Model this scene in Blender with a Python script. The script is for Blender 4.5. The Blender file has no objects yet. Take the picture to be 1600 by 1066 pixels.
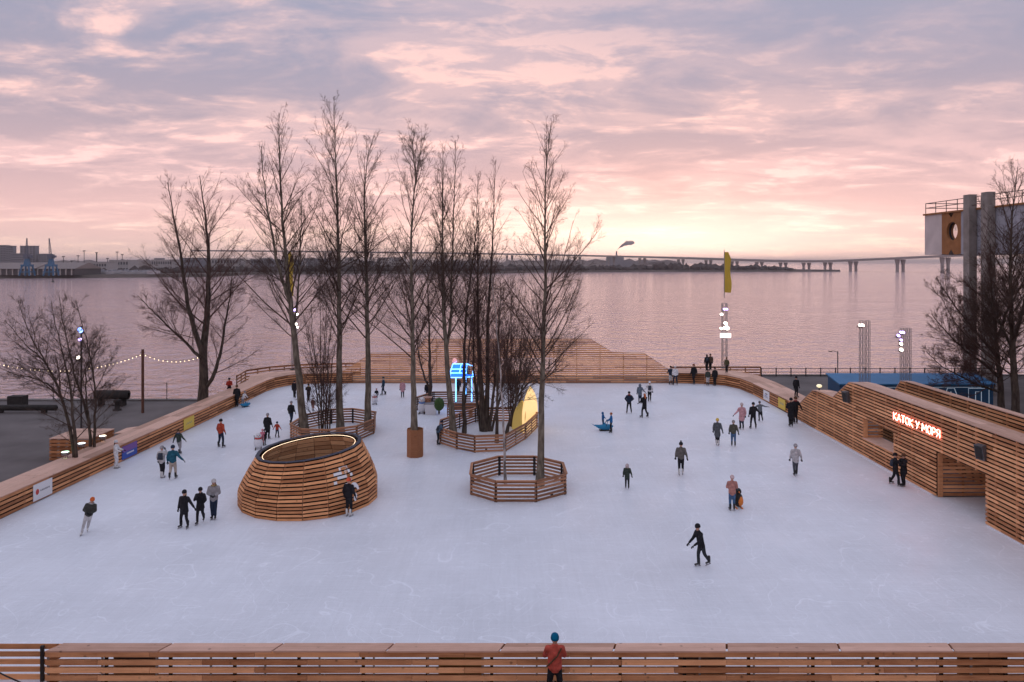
import bpy, math, random
import numpy as np
from mathutils import Vector

R = math.radians
sc = bpy.context.scene
COL = sc.collection
random.seed(7)
PXF, HZ, CX, H = 1150.0, 410.0, 800.0, 12.4      # focal length (px of a 1600 px wide frame), horizon row, centre column, camera height

# ------------------------------------------------------------------ camera
cam_d = bpy.data.cameras.new('camera'); cam = bpy.data.objects.new('camera', cam_d); COL.objects.link(cam)
cam.location = (0, 0, H); cam.rotation_euler = (R(90), 0, 0)
cam_d.sensor_width = 36; cam_d.lens = 36 * PXF / 1600
cam_d.shift_y = -(533 - HZ) / 1600
cam_d.clip_start = 0.1; cam_d.clip_end = 60000
sc.camera = cam

# ------------------------------------------------------------------ render settings, exposure
sc.render.engine = 'CYCLES'
sc.view_settings.view_transform = 'Standard'; sc.view_settings.look = 'None'
sc.view_settings.gamma = 1; sc.view_settings.exposure = 0.55
sc.cycles.use_denoising = True
sc.cycles.max_bounces = 5; sc.cycles.diffuse_bounces = 2; sc.cycles.glossy_bounces = 2; sc.cycles.use_adaptive_sampling = True; sc.cycles.adaptive_threshold = .015
sc.cycles.volume_bounces = 0; sc.cycles.transparent_max_bounces = 8
sc.cycles.sample_clamp_indirect = 4.0

# ------------------------------------------------------------------ world: dusk sky with a broken cloud deck
SUN_AZ, SUN_EL = R(10.8), R(2.0)                 # to the right of +Y
world = bpy.data.worlds.new('World'); sc.world = world; world.use_nodes = True
nt = world.node_tree; nt.nodes.clear()
def N(t, **kw):
    n = nt.nodes.new(t)
    for k, v in kw.items(): setattr(n, k, v)
    return n
def L(a, b): nt.links.new(a, b)
def M(op, a, b=None, c=None, clamp=False):
    n = N('ShaderNodeMath', operation=op); n.use_clamp = clamp
    for i, v in enumerate((a, b, c)):
        if v is None: continue
        if isinstance(v, (int, float)): n.inputs[i].default_value = v
        else: L(v, n.inputs[i])
    return n.outputs[0]
def RAMP(fac, stops, interp='LINEAR'):
    n = N('ShaderNodeValToRGB'); e = n.color_ramp.elements; n.color_ramp.interpolation = interp
    while len(e) < len(stops): e.new(0.5)
    for el, (p, c) in zip(e, stops): el.position = p; el.color = (*c, 1)
    L(fac, n.inputs[0]); return n.outputs[0]
def MIX(f, a, b, mode='MIX'):
    n = N('ShaderNodeMix', data_type='RGBA', blend_type=mode)
    for s, v in ((n.inputs[0], f), (n.inputs[6], a), (n.inputs[7], b)):
        if isinstance(v, (int, float)): s.default_value = v
        elif isinstance(v, tuple): s.default_value = (*v, 1)
        else: L(v, s)
    return n.outputs[2]
tc = N('ShaderNodeTexCoord'); sx = N('ShaderNodeSeparateXYZ'); L(tc.outputs['Generated'], sx.inputs[0])
dx, dy, dz = sx.outputs
zc = M('MAXIMUM', dz, 0.0)
el = M('ARCSINE', zc)                            # elevation, radians
az = M('ARCTAN2', dx, dy)
eln = M('DIVIDE', el, R(90))
den = M('ADD', zc, 0.13)
u = M('DIVIDE', dx, den); v = M('DIVIDE', dy, den)
def cloud(su, sv, off, detail, rough, dist):
    c = N('ShaderNodeCombineXYZ')
    L(M('MULTIPLY_ADD', u, su, off), c.inputs[0]); L(M('MULTIPLY_ADD', v, sv, off * 1.7), c.inputs[1]); c.inputs[2].default_value = off
    n = N('ShaderNodeTexNoise'); L(c.outputs[0], n.inputs['Vector'])
    n.inputs['Scale'].default_value = 1.0; n.inputs['Detail'].default_value = detail
    n.inputs['Roughness'].default_value = rough; n.inputs['Distortion'].default_value = dist
    return n.outputs['Fac']
def SS(x, a, b):
    n = N('ShaderNodeMapRange', interpolation_type='SMOOTHSTEP'); L(x, n.inputs[0])
    n.inputs[1].default_value = a; n.inputs[2].default_value = b; return n.outputs[0]
big = cloud(0.85, 1.0, 5.3, 6, 0.58, 0.3)
mid = cloud(1.6, 2.2, 14.4, 7, 0.60, 0.5)
fin = cloud(4.6, 6.4, 27.0, 5, 0.62, 0.4)
e = lambda deg: deg / 90
thick = RAMP(eln, [(e(0), (.52, .37, .36)), (e(1.2), (.60, .42, .39)), (e(3.2), (.61, .395, .385)), (e(6), (.47, .325, .345)), (e(10), (.335, .272, .32)), (e(15), (.262, .252, .330)), (e(21), (.25, .262, .355)), (e(40), (.37, .385, .48)), (1, (.46, .49, .62))])
lit = RAMP(eln, [(e(0), (.70, .48, .40)), (e(1.5), (.81, .57, .48)), (e(3.5), (.85, .575, .52)), (e(7), (.81, .515, .49)), (e(12), (.74, .475, .44)), (e(19), (.70, .47, .45)), (e(35), (.60, .54, .59)), (1, (.60, .62, .76))])
m1 = SS(M('ADD', M('MULTIPLY', big, .50), M('MULTIPLY', mid, .50)), .44, .575)
m2 = SS(M('ADD', M('MULTIPLY', mid, .50), M('MULTIPLY', fin, .50)), .49, .63)
mask = M('ADD', M('MULTIPLY', m1, .45), M('MULTIPLY', M('MULTIPLY', m2, M('ADD', m1, .25)), .62), clamp=True)
# more solid grey deck high up and towards the right, as over the bay
dens = SS(M('ADD', M('MULTIPLY', M('MINIMUM', az, 0.8), 0.55), M('MULTIPLY', el, 2.2)), .46, .98)
mask = M('MULTIPLY', mask, M('SUBTRACT', 1.0, M('MULTIPLY', dens, .80)))
skyc = MIX(mask, thick, lit)
# glow round the sun that has just reached the horizon
da = M('DIVIDE', M('SUBTRACT', az, SUN_AZ), R(14)); de = M('DIVIDE', M('SUBTRACT', el, R(1.4)), R(2.5))
glow = M('POWER', 2.718, M('MULTIPLY', M('ADD', M('MULTIPLY', da, da), M('MULTIPLY', de, de)), -1.0))
skyc = MIX(M('MULTIPLY', glow, 0.80), skyc, (.56, .44, .34), 'ADD')
da2 = M('DIVIDE', M('SUBTRACT', az, SUN_AZ), R(40)); de2 = M('DIVIDE', el, R(9))
glow2 = M('POWER', 2.718, M('MULTIPLY', M('ADD', M('MULTIPLY', da2, da2), M('MULTIPLY', de2, de2)), -1.0))
skyc = MIX(M('MULTIPLY', glow2, 0.8), skyc, (.13, .055, .035), 'ADD')
nish = N('ShaderNodeTexSky', sky_type='NISHITA'); nish.sun_disc = False
nish.sun_elevation = SUN_EL; nish.sun_rotation = SUN_AZ; nish.altitude = 0; nish.air_density = 1.2; nish.dust_density = 1.5
bgA = N('ShaderNodeBackground'); L(skyc, bgA.inputs[0]); bgA.inputs[1].default_value = 1.0
bgB = N('ShaderNodeBackground'); L(nish.outputs[0], bgB.inputs[0]); bgB.inputs[1].default_value = 0.006
add = N('ShaderNodeAddShader'); L(bgA.outputs[0], add.inputs[0]); L(bgB.outputs[0], add.inputs[1])
out = N('ShaderNodeOutputWorld'); L(add.outputs[0], out.inputs[0])

# ------------------------------------------------------------------ sun (low, veiled by cloud)
sd = bpy.data.lights.new('sun', 'SUN'); so = bpy.data.objects.new('sun', sd); COL.objects.link(so)
sd.energy = 0.03; sd.angle = R(60); sd.color = (1.0, .62, .42)
sv = Vector((math.sin(SUN_AZ) * math.cos(SUN_EL), math.cos(SUN_AZ) * math.cos(SUN_EL), math.sin(SUN_EL)))
so.rotation_euler = (-sv).to_track_quat('-Z', 'Y').to_euler()

# ------------------------------------------------------------------ helpers
def G(x, y, z=0.0):
    """ground point (at height z) seen at photo pixel x, y"""
    d = PXF * (H - z) / (y - HZ)
    return Vector(((x - CX) / PXF * d, d, z))
def D(x, y, d):
    """point at distance d seen at photo pixel x, y"""
    return Vector(((x - CX) / PXF * d, d, H - (y - HZ) * d / PXF))

MATS = {}
def mat(name, col, rough=.7, vary=0.0, noise=0.0, nscale=4.0, metal=0.0, spec=.3, bump=0.0, emit=None, estr=0.0, alpha=None):
    if name in MATS: return MATS[name]
    m = bpy.data.materials.new(name); m.use_nodes = True; MATS[name] = m
    t = m.node_tree; b = t.nodes['Principled BSDF']
    b.inputs['Roughness'].default_value = rough; b.inputs['Metallic'].default_value = metal
    b.inputs['Specular IOR Level'].default_value = spec
    b.inputs['Base Color'].default_value = (*col, 1)
    if emit:
        b.inputs['Emission Color'].default_value = (*emit, 1); b.inputs['Emission Strength'].default_value = estr
    if vary or noise or bump:
        tcn = t.nodes.new('ShaderNodeTexCoord'); no = t.nodes.new('ShaderNodeTexNoise')
        t.links.new(tcn.outputs['Object'], no.inputs['Vector']); no.inputs['Scale'].default_value = nscale; no.inputs['Detail'].default_value = 6
        hsv = t.nodes.new('ShaderNodeHueSaturation'); hsv.inputs['Color'].default_value = (*col, 1)
        mr = t.nodes.new('ShaderNodeMapRange'); t.links.new(no.outputs['Fac'], mr.inputs[0])
        mr.inputs[1].default_value = .25; mr.inputs[2].default_value = .75; mr.inputs[3].default_value = 1 - noise; mr.inputs[4].default_value = 1 + noise
        oi = t.nodes.new('ShaderNodeObjectInfo'); mr2 = t.nodes.new('ShaderNodeMapRange'); t.links.new(oi.outputs['Random'], mr2.inputs[0])
        mr2.inputs[3].default_value = 1 - vary; mr2.inputs[4].default_value = 1 + vary
        mu = t.nodes.new('ShaderNodeMath'); mu.operation = 'MULTIPLY'
        t.links.new(mr.outputs[0], mu.inputs[0]); t.links.new(mr2.outputs[0], mu.inputs[1]); t.links.new(mu.outputs[0], hsv.inputs['Value'])
        t.links.new(hsv.outputs[0], b.inputs['Base Color'])
        if bump:
            bp = t.nodes.new('ShaderNodeBump'); bp.inputs['Strength'].default_value = bump; bp.inputs['Distance'].default_value = .05
            t.links.new(no.outputs['Fac'], bp.inputs['Height']); t.links.new(bp.outputs[0], b.inputs['Normal'])
    return m

def wood(name, dark, light, rough=.62):
    if name in MATS: return MATS[name]
    m = bpy.data.materials.new(name); m.use_nodes = True; MATS[name] = m
    t = m.node_tree; b = t.nodes['Principled BSDF']; b.inputs['Roughness'].default_value = rough; b.inputs['Specular IOR Level'].default_value = .25
    tcn = t.nodes.new('ShaderNodeTexCoord'); oi = t.nodes.new('ShaderNodeObjectInfo')
    off = t.nodes.new('ShaderNodeVectorMath'); off.operation = 'MULTIPLY_ADD'
    sc_ = t.nodes.new('ShaderNodeVectorMath'); sc_.operation = 'SCALE'; sc_.inputs[0].default_value = (13.1, 7.7, 5.3)
    t.links.new(oi.outputs['Random'], sc_.inputs['Scale'])
    t.links.new(tcn.outputs['Object'], off.inputs[0]); off.inputs[1].default_value = (.9, 16, 16); t.links.new(sc_.outputs[0], off.inputs[2])
    n1 = t.nodes.new('ShaderNodeTexNoise'); n1.inputs['Scale'].default_value = 1.0; n1.inputs['Detail'].default_value = 6; n1.inputs['Distortion'].default_value = .6
    t.links.new(off.outputs[0], n1.inputs['Vector'])
    # blotches and knots
    n2 = t.nodes.new('ShaderNodeTexNoise'); n2.inputs['Scale'].default_value = 2.3; n2.inputs['Detail'].default_value = 3
    o2 = t.nodes.new('ShaderNodeVectorMath'); o2.operation = 'ADD'; t.links.new(tcn.outputs['Object'], o2.inputs[0]); t.links.new(sc_.outputs[0], o2.inputs[1])
    t.links.new(o2.outputs[0], n2.inputs['Vector'])
    vo = t.nodes.new('ShaderNodeTexVoronoi'); vo.inputs['Scale'].default_value = 2.6; t.links.new(o2.outputs[0], vo.inputs['Vector'])
    kn = t.nodes.new('ShaderNodeMapRange'); t.links.new(vo.outputs['Distance'], kn.inputs[0]); kn.inputs[1].default_value = .05; kn.inputs[2].default_value = .16; kn.inputs[3].default_value = .45; kn.inputs[4].default_value = 1
    f = t.nodes.new('ShaderNodeMath'); f.operation = 'MULTIPLY_ADD'; t.links.new(n1.outputs['Fac'], f.inputs[0]); f.inputs[1].default_value = .75
    f2 = t.nodes.new('ShaderNodeMath'); f2.operation = 'MULTIPLY_ADD'; t.links.new(oi.outputs['Random'], f2.inputs[0]); f2.inputs[1].default_value = .75; f2.inputs[2].default_value = -.36
    t.links.new(f2.outputs[0], f.inputs[2])
    f3 = t.nodes.new('ShaderNodeMath'); f3.operation = 'MULTIPLY_ADD'; t.links.new(n2.outputs['Fac'], f3.inputs[0]); f3.inputs[1].default_value = .4; t.links.new(f.outputs[0], f3.inputs[2])
    r = t.nodes.new('ShaderNodeValToRGB'); r.color_ramp.elements[0].position = .15; r.color_ramp.elements[1].position = 1.0
    r.color_ramp.elements[0].color = (*dark, 1); r.color_ramp.elements[1].color = (*light, 1)
    t.links.new(f3.outputs[0], r.inputs[0])
    mx = t.nodes.new('ShaderNodeMix'); mx.data_type = 'RGBA'; mx.blend_type = 'MULTIPLY'; mx.inputs[0].default_value = 1
    t.links.new(r.outputs[0], mx.inputs[6]); t.links.new(kn.outputs[0], mx.inputs[7]); t.links.new(mx.outputs[2], b.inputs['Base Color'])
    bp = t.nodes.new('ShaderNodeBump'); bp.inputs['Strength'].default_value = .25; bp.inputs['Distance'].default_value = .01
    t.links.new(n1.outputs['Fac'], bp.inputs['Height']); t.links.new(bp.outputs[0], b.inputs['Normal'])
    return m

W_FENCE = wood('larch_fence', (.26, .10, .040), (.78, .365, .17))
W_WALL = wood('larch_wall', (.38, .155, .066), (.94, .48, .24))
W_RING = wood('brown_ring_wood', (.18, .080, .042), (.52, .25, .135))
W_CAP = wood('pale_cap_wood', (.44, .25, .175), (.76, .48, .37), rough=.5)
W_POST = wood('post_wood', (.10, .05, .03), (.25, .13, .075))
W_DARK = mat('dark_steel_post', (.025, .022, .022), .6)
STEEL = mat('galvanised_steel', (.30, .29, .30), .45, metal=.6)
DARKSTEEL = mat('dark_steel', (.05, .05, .055), .5, metal=.4)
CONC = mat('concrete', (.26, .235, .22), .9, noise=.25, nscale=1.2, bump=.3)

def mesh(name, verts, faces, mats=None, smooth=False):
    me = bpy.data.meshes.new(name); me.from_pydata([tuple(v) for v in verts], [], [tuple(f) for f in faces]); me.update()
    for m in (mats or []): me.materials.append(m)
    if smooth: me.polygons.foreach_set('use_smooth', [True] * len(me.polygons))
    return me
def fast(name, verts, quads, m=None, smooth=True):
    verts = np.asarray(verts, dtype=np.float32); quads = np.asarray(quads, dtype=np.int32)
    me = bpy.data.meshes.new(name); k = quads.shape[1]
    me.vertices.add(len(verts)); me.vertices.foreach_set('co', verts.ravel())
    me.loops.add(quads.size); me.loops.foreach_set('vertex_index', quads.ravel())
    me.polygons.add(len(quads)); me.polygons.foreach_set('loop_start', np.arange(0, quads.size, k, dtype=np.int32))
    me.update(calc_edges=True)
    if smooth: me.polygons.foreach_set('use_smooth', np.ones(len(quads), dtype=bool))
    if m: me.materials.append(m)
    return me
def put(name, me, parent=None, loc=(0, 0, 0), rotz=0.0, rot=None):
    """link a mesh object; loc is in world axes, made relative to the parent's own location"""
    o = bpy.data.objects.new(name, me); COL.objects.link(o)
    l = Vector(loc)
    if parent is not None:
        o.parent = parent; l = l - org(parent)
    o.location = l
    o.rotation_euler = rot if rot is not None else (0, 0, rotz)
    return o
def org(o):
    v = Vector((0, 0, 0))
    while o is not None: v = v + o.location; o = o.parent
    return v
def tag(o, label, cat, group=None):
    o['label'] = label; o['category'] = cat
    if group: o['group'] = group
    return o
def thing(name, loc, label, cat, group=None):
    o = bpy.data.objects.new(name, None); COL.objects.link(o); o.location = loc; o.empty_display_size = .3
    return tag(o, label, cat, group)
def structure(o): o['kind'] = 'structure'; return o

BOXF = [(0, 3, 2, 1), (4, 5, 6, 7), (0, 1, 5, 4), (1, 2, 6, 5), (2, 3, 7, 6), (3, 0, 4, 7)]
_bc = {}
def boxmesh(sx_, sy_, sz_, m):
    k = (round(sx_, 3), round(sy_, 3), round(sz_, 3), m.name)
    if k not in _bc:
        a, b, c = sx_ / 2, sy_ / 2, sz_ / 2
        _bc[k] = mesh('board', [(-a, -b, -c), (a, -b, -c), (a, b, -c), (-a, b, -c), (-a, -b, c), (a, -b, c), (a, b, c), (-a, b, c)], BOXF, [m])
    return _bc[k]
def box(name, c, size, m, parent=None, rotz=0.0, rot=None):
    return put(name, boxmesh(*size, m), parent, c, rotz, rot)
def boxes_mesh(name, boxes, m):
    """several axis-aligned boxes (x0,x1,y0,y1,z0,z1) joined into one part mesh"""
    V, F = [], []
    for x0, x1, y0, y1, z0, z1 in boxes:
        n = len(V)
        V += [(x0, y0, z0), (x1, y0, z0), (x1, y1, z0), (x0, y1, z0), (x0, y0, z1), (x1, y0, z1), (x1, y1, z1), (x0, y1, z1)]
        F += [tuple(i + n for i in f) for f in BOXF]
    return mesh(name, V, F, [m])
def prism(s4, y0, y1):
    """board with its own end cuts: s4 = ((s0 bottom, s1 bottom, z0), (s0 top, s1 top, z1))"""
    (a, b, z0), (c, d, z1) = s4
    return [(a, y0, z0), (b, y0, z0), (b, y1, z0), (a, y1, z0), (c, y0, z1), (d, y0, z1), (d, y1, z1), (c, y1, z1)]
_sl = {}
def slat(parent, A, B, z0, z1, m, th=.035, off=0.0, name='slat'):
    """straight board from A to B (xy), between heights z0 and z1; off shifts it sideways (left of A->B)"""
    A = Vector(A[:2]); B = Vector(B[:2]); t = (B - A); ln = t.length; t.normalize(); n = Vector((-t.y, t.x))
    k = (round(ln, 3), round(z1 - z0, 3), th, m.name)
    if k not in _sl:
        h = (z1 - z0) / 2
        _sl[k] = mesh('slat', prism(((-ln / 2, ln / 2, -h), (-ln / 2, ln / 2, h)), -th / 2, th / 2), BOXF, [m])
    c = (A + B) / 2 + n * off
    return put(name, _sl[k], parent, (c.x, c.y, (z0 + z1) / 2), math.atan2(t.y, t.x))

def tubes(P, Rr, S):
    """P (N,K,3) polylines, Rr (N,K) radii -> verts, quads"""
    P = np.asarray(P, float); Rr = np.asarray(Rr, float); N_, K, _ = P.shape
    T = np.empty_like(P); T[:, 1:-1] = P[:, 2:] - P[:, :-2]; T[:, 0] = P[:, 1] - P[:, 0]; T[:, -1] = P[:, -1] - P[:, -2]
    T /= np.linalg.norm(T, axis=2, keepdims=True) + 1e-9
    ref = np.tile(np.array([0.31, 0.87, 0.38]), (N_, 1)); par = np.abs((T[:, 0] * ref).sum(1)) > .9
    ref[par] = (1, 0, 0); ref = np.repeat(ref[:, None], K, 1)
    U = np.cross(T, ref); U /= np.linalg.norm(U, axis=2, keepdims=True) + 1e-9
    Vv = np.cross(T, U)
    a = np.arange(S) * 2 * np.pi / S
    ring = U[:, :, None] * np.cos(a)[None, None, :, None] + Vv[:, :, None] * np.sin(a)[None, None, :, None]
    verts = (P[:, :, None] + ring * Rr[:, :, None, None]).reshape(-1, 3)
    idx = np.arange(N_ * K * S).reshape(N_, K, S)
    q = np.stack([idx[:, :-1], np.roll(idx, -1, 2)[:, :-1], np.roll(idx, -1, 2)[:, 1:], idx[:, 1:]], -1).reshape(-1, 4)
    return verts, q
def tubemesh(name, lines, r, m, S=6):
    V, F, n = [], [], 0
    for ln in lines:
        p = np.asarray([tuple(x) for x in ln], float)[None]
        rr = np.full((1, p.shape[1]), r) if np.isscalar(r) else np.asarray(r)[None]
        v_, q_ = tubes(p, rr, S); V.append(v_); F.append(q_ + n); n += len(v_)
        # end caps as fans are skipped for thin rods; close with a small pinch
    return fast(name, np.concatenate(V), np.concatenate(F), m)
# ================================================================== SETTING
SEA = -2.8
# ---- water
def water_mat():
    m = bpy.data.materials.new('sea_water'); m.use_nodes = True; t = m.node_tree; b = t.nodes['Principled BSDF']
    b.inputs['Base Color'].default_value = (.60, .445, .455, 1); b.inputs['Metallic'].default_value = 1.0; b.inputs['Roughness'].default_value = .10; b.inputs['IOR'].default_value = 2.1
    tcn = t.nodes.new('ShaderNodeTexCoord')
    def wave(sx_, sy_, det, rough):
        mp = t.nodes.new('ShaderNodeMapping'); mp.inputs['Scale'].default_value = (sx_, sy_, 1); mp.inputs['Rotation'].default_value = (0, 0, R(8))
        t.links.new(tcn.outputs['Object'], mp.inputs[0])
        n = t.nodes.new('ShaderNodeTexNoise'); n.inputs['Scale'].default_value = 1; n.inputs['Detail'].default_value = det; n.inputs['Roughness'].default_value = rough; n.inputs['Distortion'].default_value = .4
        t.links.new(mp.outputs[0], n.inputs['Vector']); return n.outputs['Fac']
    a = wave(.33, .27, 3.5, .55); c = wave(1.1, .8, 3, .6); g = wave(.006, .020, 3, .5)
    def ma(x, y, z):
        n = t.nodes.new('ShaderNodeMath'); n.operation = 'MULTIPLY_ADD'; t.links.new(x, n.inputs[0])
        if isinstance(y, float): n.inputs[1].default_value = y
        else: t.links.new(y, n.inputs[1])
        if isinstance(z, float): n.inputs[2].default_value = z
        else: t.links.new(z, n.inputs[2])
        return n.outputs[0]
    h = ma(a, 1.0, ma(c, .35, 0.0))
    h = ma(h, ma(g, 2.4, -.25), 0.0)          # gust patches: calmer and rougher water
    bp = t.nodes.new('ShaderNodeBump'); bp.inputs['Strength'].default_value = 1.0; bp.inputs['Distance'].default_value = 4.2
    t.links.new(h, bp.inputs['Height']); t.links.new(bp.outputs[0], b.inputs['Normal'])
    return m
WF = 20000.0
structure(put('water', mesh('water', [(-WF, -300, SEA), (WF, -300, SEA), (WF, WF, SEA), (-WF, WF, SEA)], [(0, 1, 2, 3)], [water_mat()])))

# ---- quay ground: a stepped plan with a concrete edge wall
asph = mat('quay_asphalt', (.135, .118, .116), .85, noise=.30, nscale=.35, bump=.25)
quay = [(-400, -120), (400, -120), (400, 81), (-24.5, 81), (-28.0, 76.5), (-28.0, 66.5), (-400, 66.5)]
ZQ = -.06
nq = len(quay)
structure(put('ground', mesh('ground', [(x, y, ZQ) for x, y in quay] + [(x, y, SEA - .6) for x, y in quay], [tuple(range(nq))] + [(i, i + nq, (i + 1) % nq + nq, (i + 1) % nq) for i in range(nq)], [asph])))
# granite coping blocks along the quay edges
cop = mat('granite_coping', (.17, .155, .15), .85, vary=.2, noise=.2, nscale=3)
coping = structure(bpy.data.objects.new('quay_coping', None)); COL.objects.link(coping)
def coping_run(A, B, step=2.0):
    A = Vector(A); B = Vector(B); n = int((B - A).length / step); ang = math.atan2((B - A).y, (B - A).x)
    for i in range(n):
        c = A + (B - A) * ((i + .5) / n)
        box('coping_stone', (c.x, c.y, ZQ + .05), ((B - A).length / n - .02, .55, .16), cop, coping, ang)
coping_run((-28.2, 66.3), (-70, 66.3)); coping_run((26, 80.8), (64, 80.8))

# ---- ice sheet
def ice_mat():
    m = bpy.data.materials.new('rink_ice'); m.use_nodes = True; t = m.node_tree; b = t.nodes['Principled BSDF']
    tcn = t.nodes.new('ShaderNodeTexCoord')
    def noise(scale, vec=None, det=5, rough=.55, dist=0.0):
        n = t.nodes.new('ShaderNodeTexNoise'); n.inputs['Scale'].default_value = scale; n.inputs['Detail'].default_value = det; n.inputs['Roughness'].default_value = rough; n.inputs['Distortion'].default_value = dist
        t.links.new(vec or tcn.outputs['Object'], n.inputs['Vector']); return n.outputs['Fac']
    def mapped(s, rz):
        mp = t.nodes.new('ShaderNodeMapping'); mp.inputs['Scale'].default_value = s; mp.inputs['Rotation'].default_value = (0, 0, rz)
        t.links.new(tcn.outputs['Object'], mp.inputs[0]); return mp.outputs[0]
    def rng(x, a, b_, c, d):
        n = t.nodes.new('ShaderNodeMapRange'); t.links.new(x, n.inputs[0])
        for i, v_ in enumerate((a, b_, c, d)): n.inputs[i + 1].default_value = v_
        return n.outputs[0]
    def mul(x, y, op='MULTIPLY'):
        n = t.nodes.new('ShaderNodeMath'); n.operation = op; t.links.new(x, n.inputs[0])
        if isinstance(y, float): n.inputs[1].default_value = y
        else: t.links.new(y, n.inputs[1])
        return n.outputs[0]
    blot = rng(noise(.22, det=6), .3, .7, .90, 1.03)
    s1 = rng(noise(1.0, mapped((.35, 9, 1), R(18)), 4, .6, .8), .35, .7, .965, 1.02)
    s2 = rng(noise(1.0, mapped((8, .30, 1), R(-12)), 4, .6, .8), .35, .7, .965, 1.02)
    fac = mul(mul(blot, s1), s2)
    for sc_, sd, amp in ((.30, 1.3, .15), (.52, 7.7, .12), (.85, 3.9, .10), (1.4, 12.1, .08)):          # curved skate cuts
        mp = t.nodes.new('ShaderNodeMapping'); mp.inputs['Location'].default_value = (sd * 9, sd * 5, sd); t.links.new(tcn.outputs['Object'], mp.inputs[0])
        nn_ = noise(sc_, mp.outputs[0], 1.5, .4, 1.2)
        dd_ = mul(mul(nn_, -.5, 'ADD'), 0.0, 'ADD'); ab = t.nodes.new('ShaderNodeMath'); ab.operation = 'ABSOLUTE'; t.links.new(dd_, ab.inputs[0])
        fac = mul(fac, rng(ab.outputs[0], .0, .0035 + .004 * sc_, amp, 0.0), 'ADD')
    hsv = t.nodes.new('ShaderNodeHueSaturation'); hsv.inputs['Color'].default_value = (.81, .84, .905, 1); t.links.new(fac, hsv.inputs['Value'])
    t.links.new(hsv.outputs[0], b.inputs['Base Color'])
    ro = rng(noise(.35, det=6, dist=.5), .3, .7, .30, .52); t.links.new(ro, b.inputs['Roughness'])
    b.inputs['Specular IOR Level'].default_value = .32; b.inputs['IOR'].default_value = 1.31
    bp = t.nodes.new('ShaderNodeBump'); bp.inputs['Strength'].default_value = .10; bp.inputs['Distance'].default_value = .02
    t.links.new(mul(noise(14, det=4), mul(s1, s2), 'ADD'), bp.inputs['Height']); t.links.new(bp.outputs[0], b.inputs['Normal'])
    return m
INNER = [(-25.2, 21.6), (25.5, 21.6), (22.9, 30), (22.8, 34.85), (26.0, 34.85), (26.0, 38.85), (22.75, 38.85), (22.6, 58.5), (22.6, 69), (22.3, 72.0), (21.4, 74.0), (19.6, 75.0), (17, 75.4), (-18.5, 75.4), (-20.8, 75.2), (-22.3, 74.4), (-23.2, 72.8), (-23.6, 70.5), (-24.7, 35.5)]
ni = len(INNER)
structure(put('ice', mesh('ice', [(x, y, 0) for x, y in INNER] + [(x, y, -.055) for x, y in INNER], [tuple(range(ni))] + [(i, i + ni, (i + 1) % ni + ni, (i + 1) % ni) for i in range(ni)], [ice_mat()])))

# ---- far shore
shore = [(-260, 690), (0, 700), (160, 715), (330, 760), (390, 900), (520, 955), (760, 970), (830, 1090), (1000, 1150), (1180, 1170), (1268, 1180)]
shp = [((x - CX) / PXF * d, d) for x, d in shore]
back = [(shp[-1][0] + 60, 1210), (420, 1500), (500, 2600), (-2400, 2600), (-2000, 1500), (-1200, 900)]
pts = shp + back
land_m = mat('winter_land', (.105, .085, .075), .95, noise=.5, nscale=.02)
random.seed(3)
V = [(x, y, SEA - .5) for x, y in pts] + [(x * 1.002, y + 5, 0.2) for x, y in pts]
n_ = len(pts)
structure(put('terrain', mesh('terrain', V, [tuple(range(n_, 2 * n_))] + [(i, (i + 1) % n_, (i + 1) % n_ + n_, i + n_) for i in range(n_)], [land_m])))
# far mainland beyond the bridge, low on the horizon
far_pts = [(-4200, 3600), (-1500, 3300), (-200, 3400), (300, 3300), (900, 3900), (900, 5200), (-4200, 5200)]
structure(put('terrain', mesh('far_terrain', [(x, y, SEA - .5) for x, y in far_pts] + [(x, y + 20, 9 + random.random() * 6) for x, y in far_pts], [tuple(range(7, 14))] + [(i, (i + 1) % 7, (i + 1) % 7 + 7, i + 7) for i in range(7)], [land_m])))

# far woods: bare clumps that read as one mass
def woods(name, label, spots, m):
    V, F = [], []
    ico = [(0, 0, 1), (.89, 0, .45), (.28, .85, .45), (-.72, .53, .45), (-.72, -.53, .45), (.28, -.85, .45), (.72, .53, -.2), (-.28, .85, -.2), (-.89, 0, -.2), (-.28, -.85, -.2), (.72, -.53, -.2)]
    ff = [(0, 1, 2), (0, 2, 3), (0, 3, 4), (0, 4, 5), (0, 5, 1), (1, 6, 2), (2, 7, 3), (3, 8, 4), (4, 9, 5), (5, 10, 1), (2, 6, 7), (3, 7, 8), (4, 8, 9), (5, 9, 10), (1, 10, 6)]
    for x, y, r, h in spots:
        n = len(V); 
        for a, b, c in ico:
            k = random.uniform(.7, 1.3); V.append((x + a * r * k, y + b * r * k, .3 + max(0, c + .25) * h * k * .8))
        F += [tuple(i + n for i in f) for f in ff]
    o = put(name, mesh(name, V, F, [m])); o['kind'] = 'stuff'; o['label'] = label; o['category'] = 'woods'; return o
wood_m = mat('bare_woods', (.062, .048, .046), 1.0, noise=.4, nscale=.08)
sp = []
for i in range(620):                                   # island woods, centre to right
    x = random.uniform(400, 1240); k = np.interp(x, [400, 520, 760, 830, 1000, 1180, 1260], [905, 960, 975, 1095, 1155, 1172, 1182])
    d = k + 8 + random.random() ** 2 * 160
    hh = random.uniform(4, 9) * np.interp(x, [400, 600, 800, 960, 1040, 1180, 1250], [.8, 1.0, 1.0, .9, 1.25, .95, .25])
    sp.append(((x - CX) / PXF * d, d, random.uniform(5, 10), hh))
woods('far_woods', 'dark bare woods lining the far shore under the bridge', sp, wood_m)
sp = []
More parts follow.
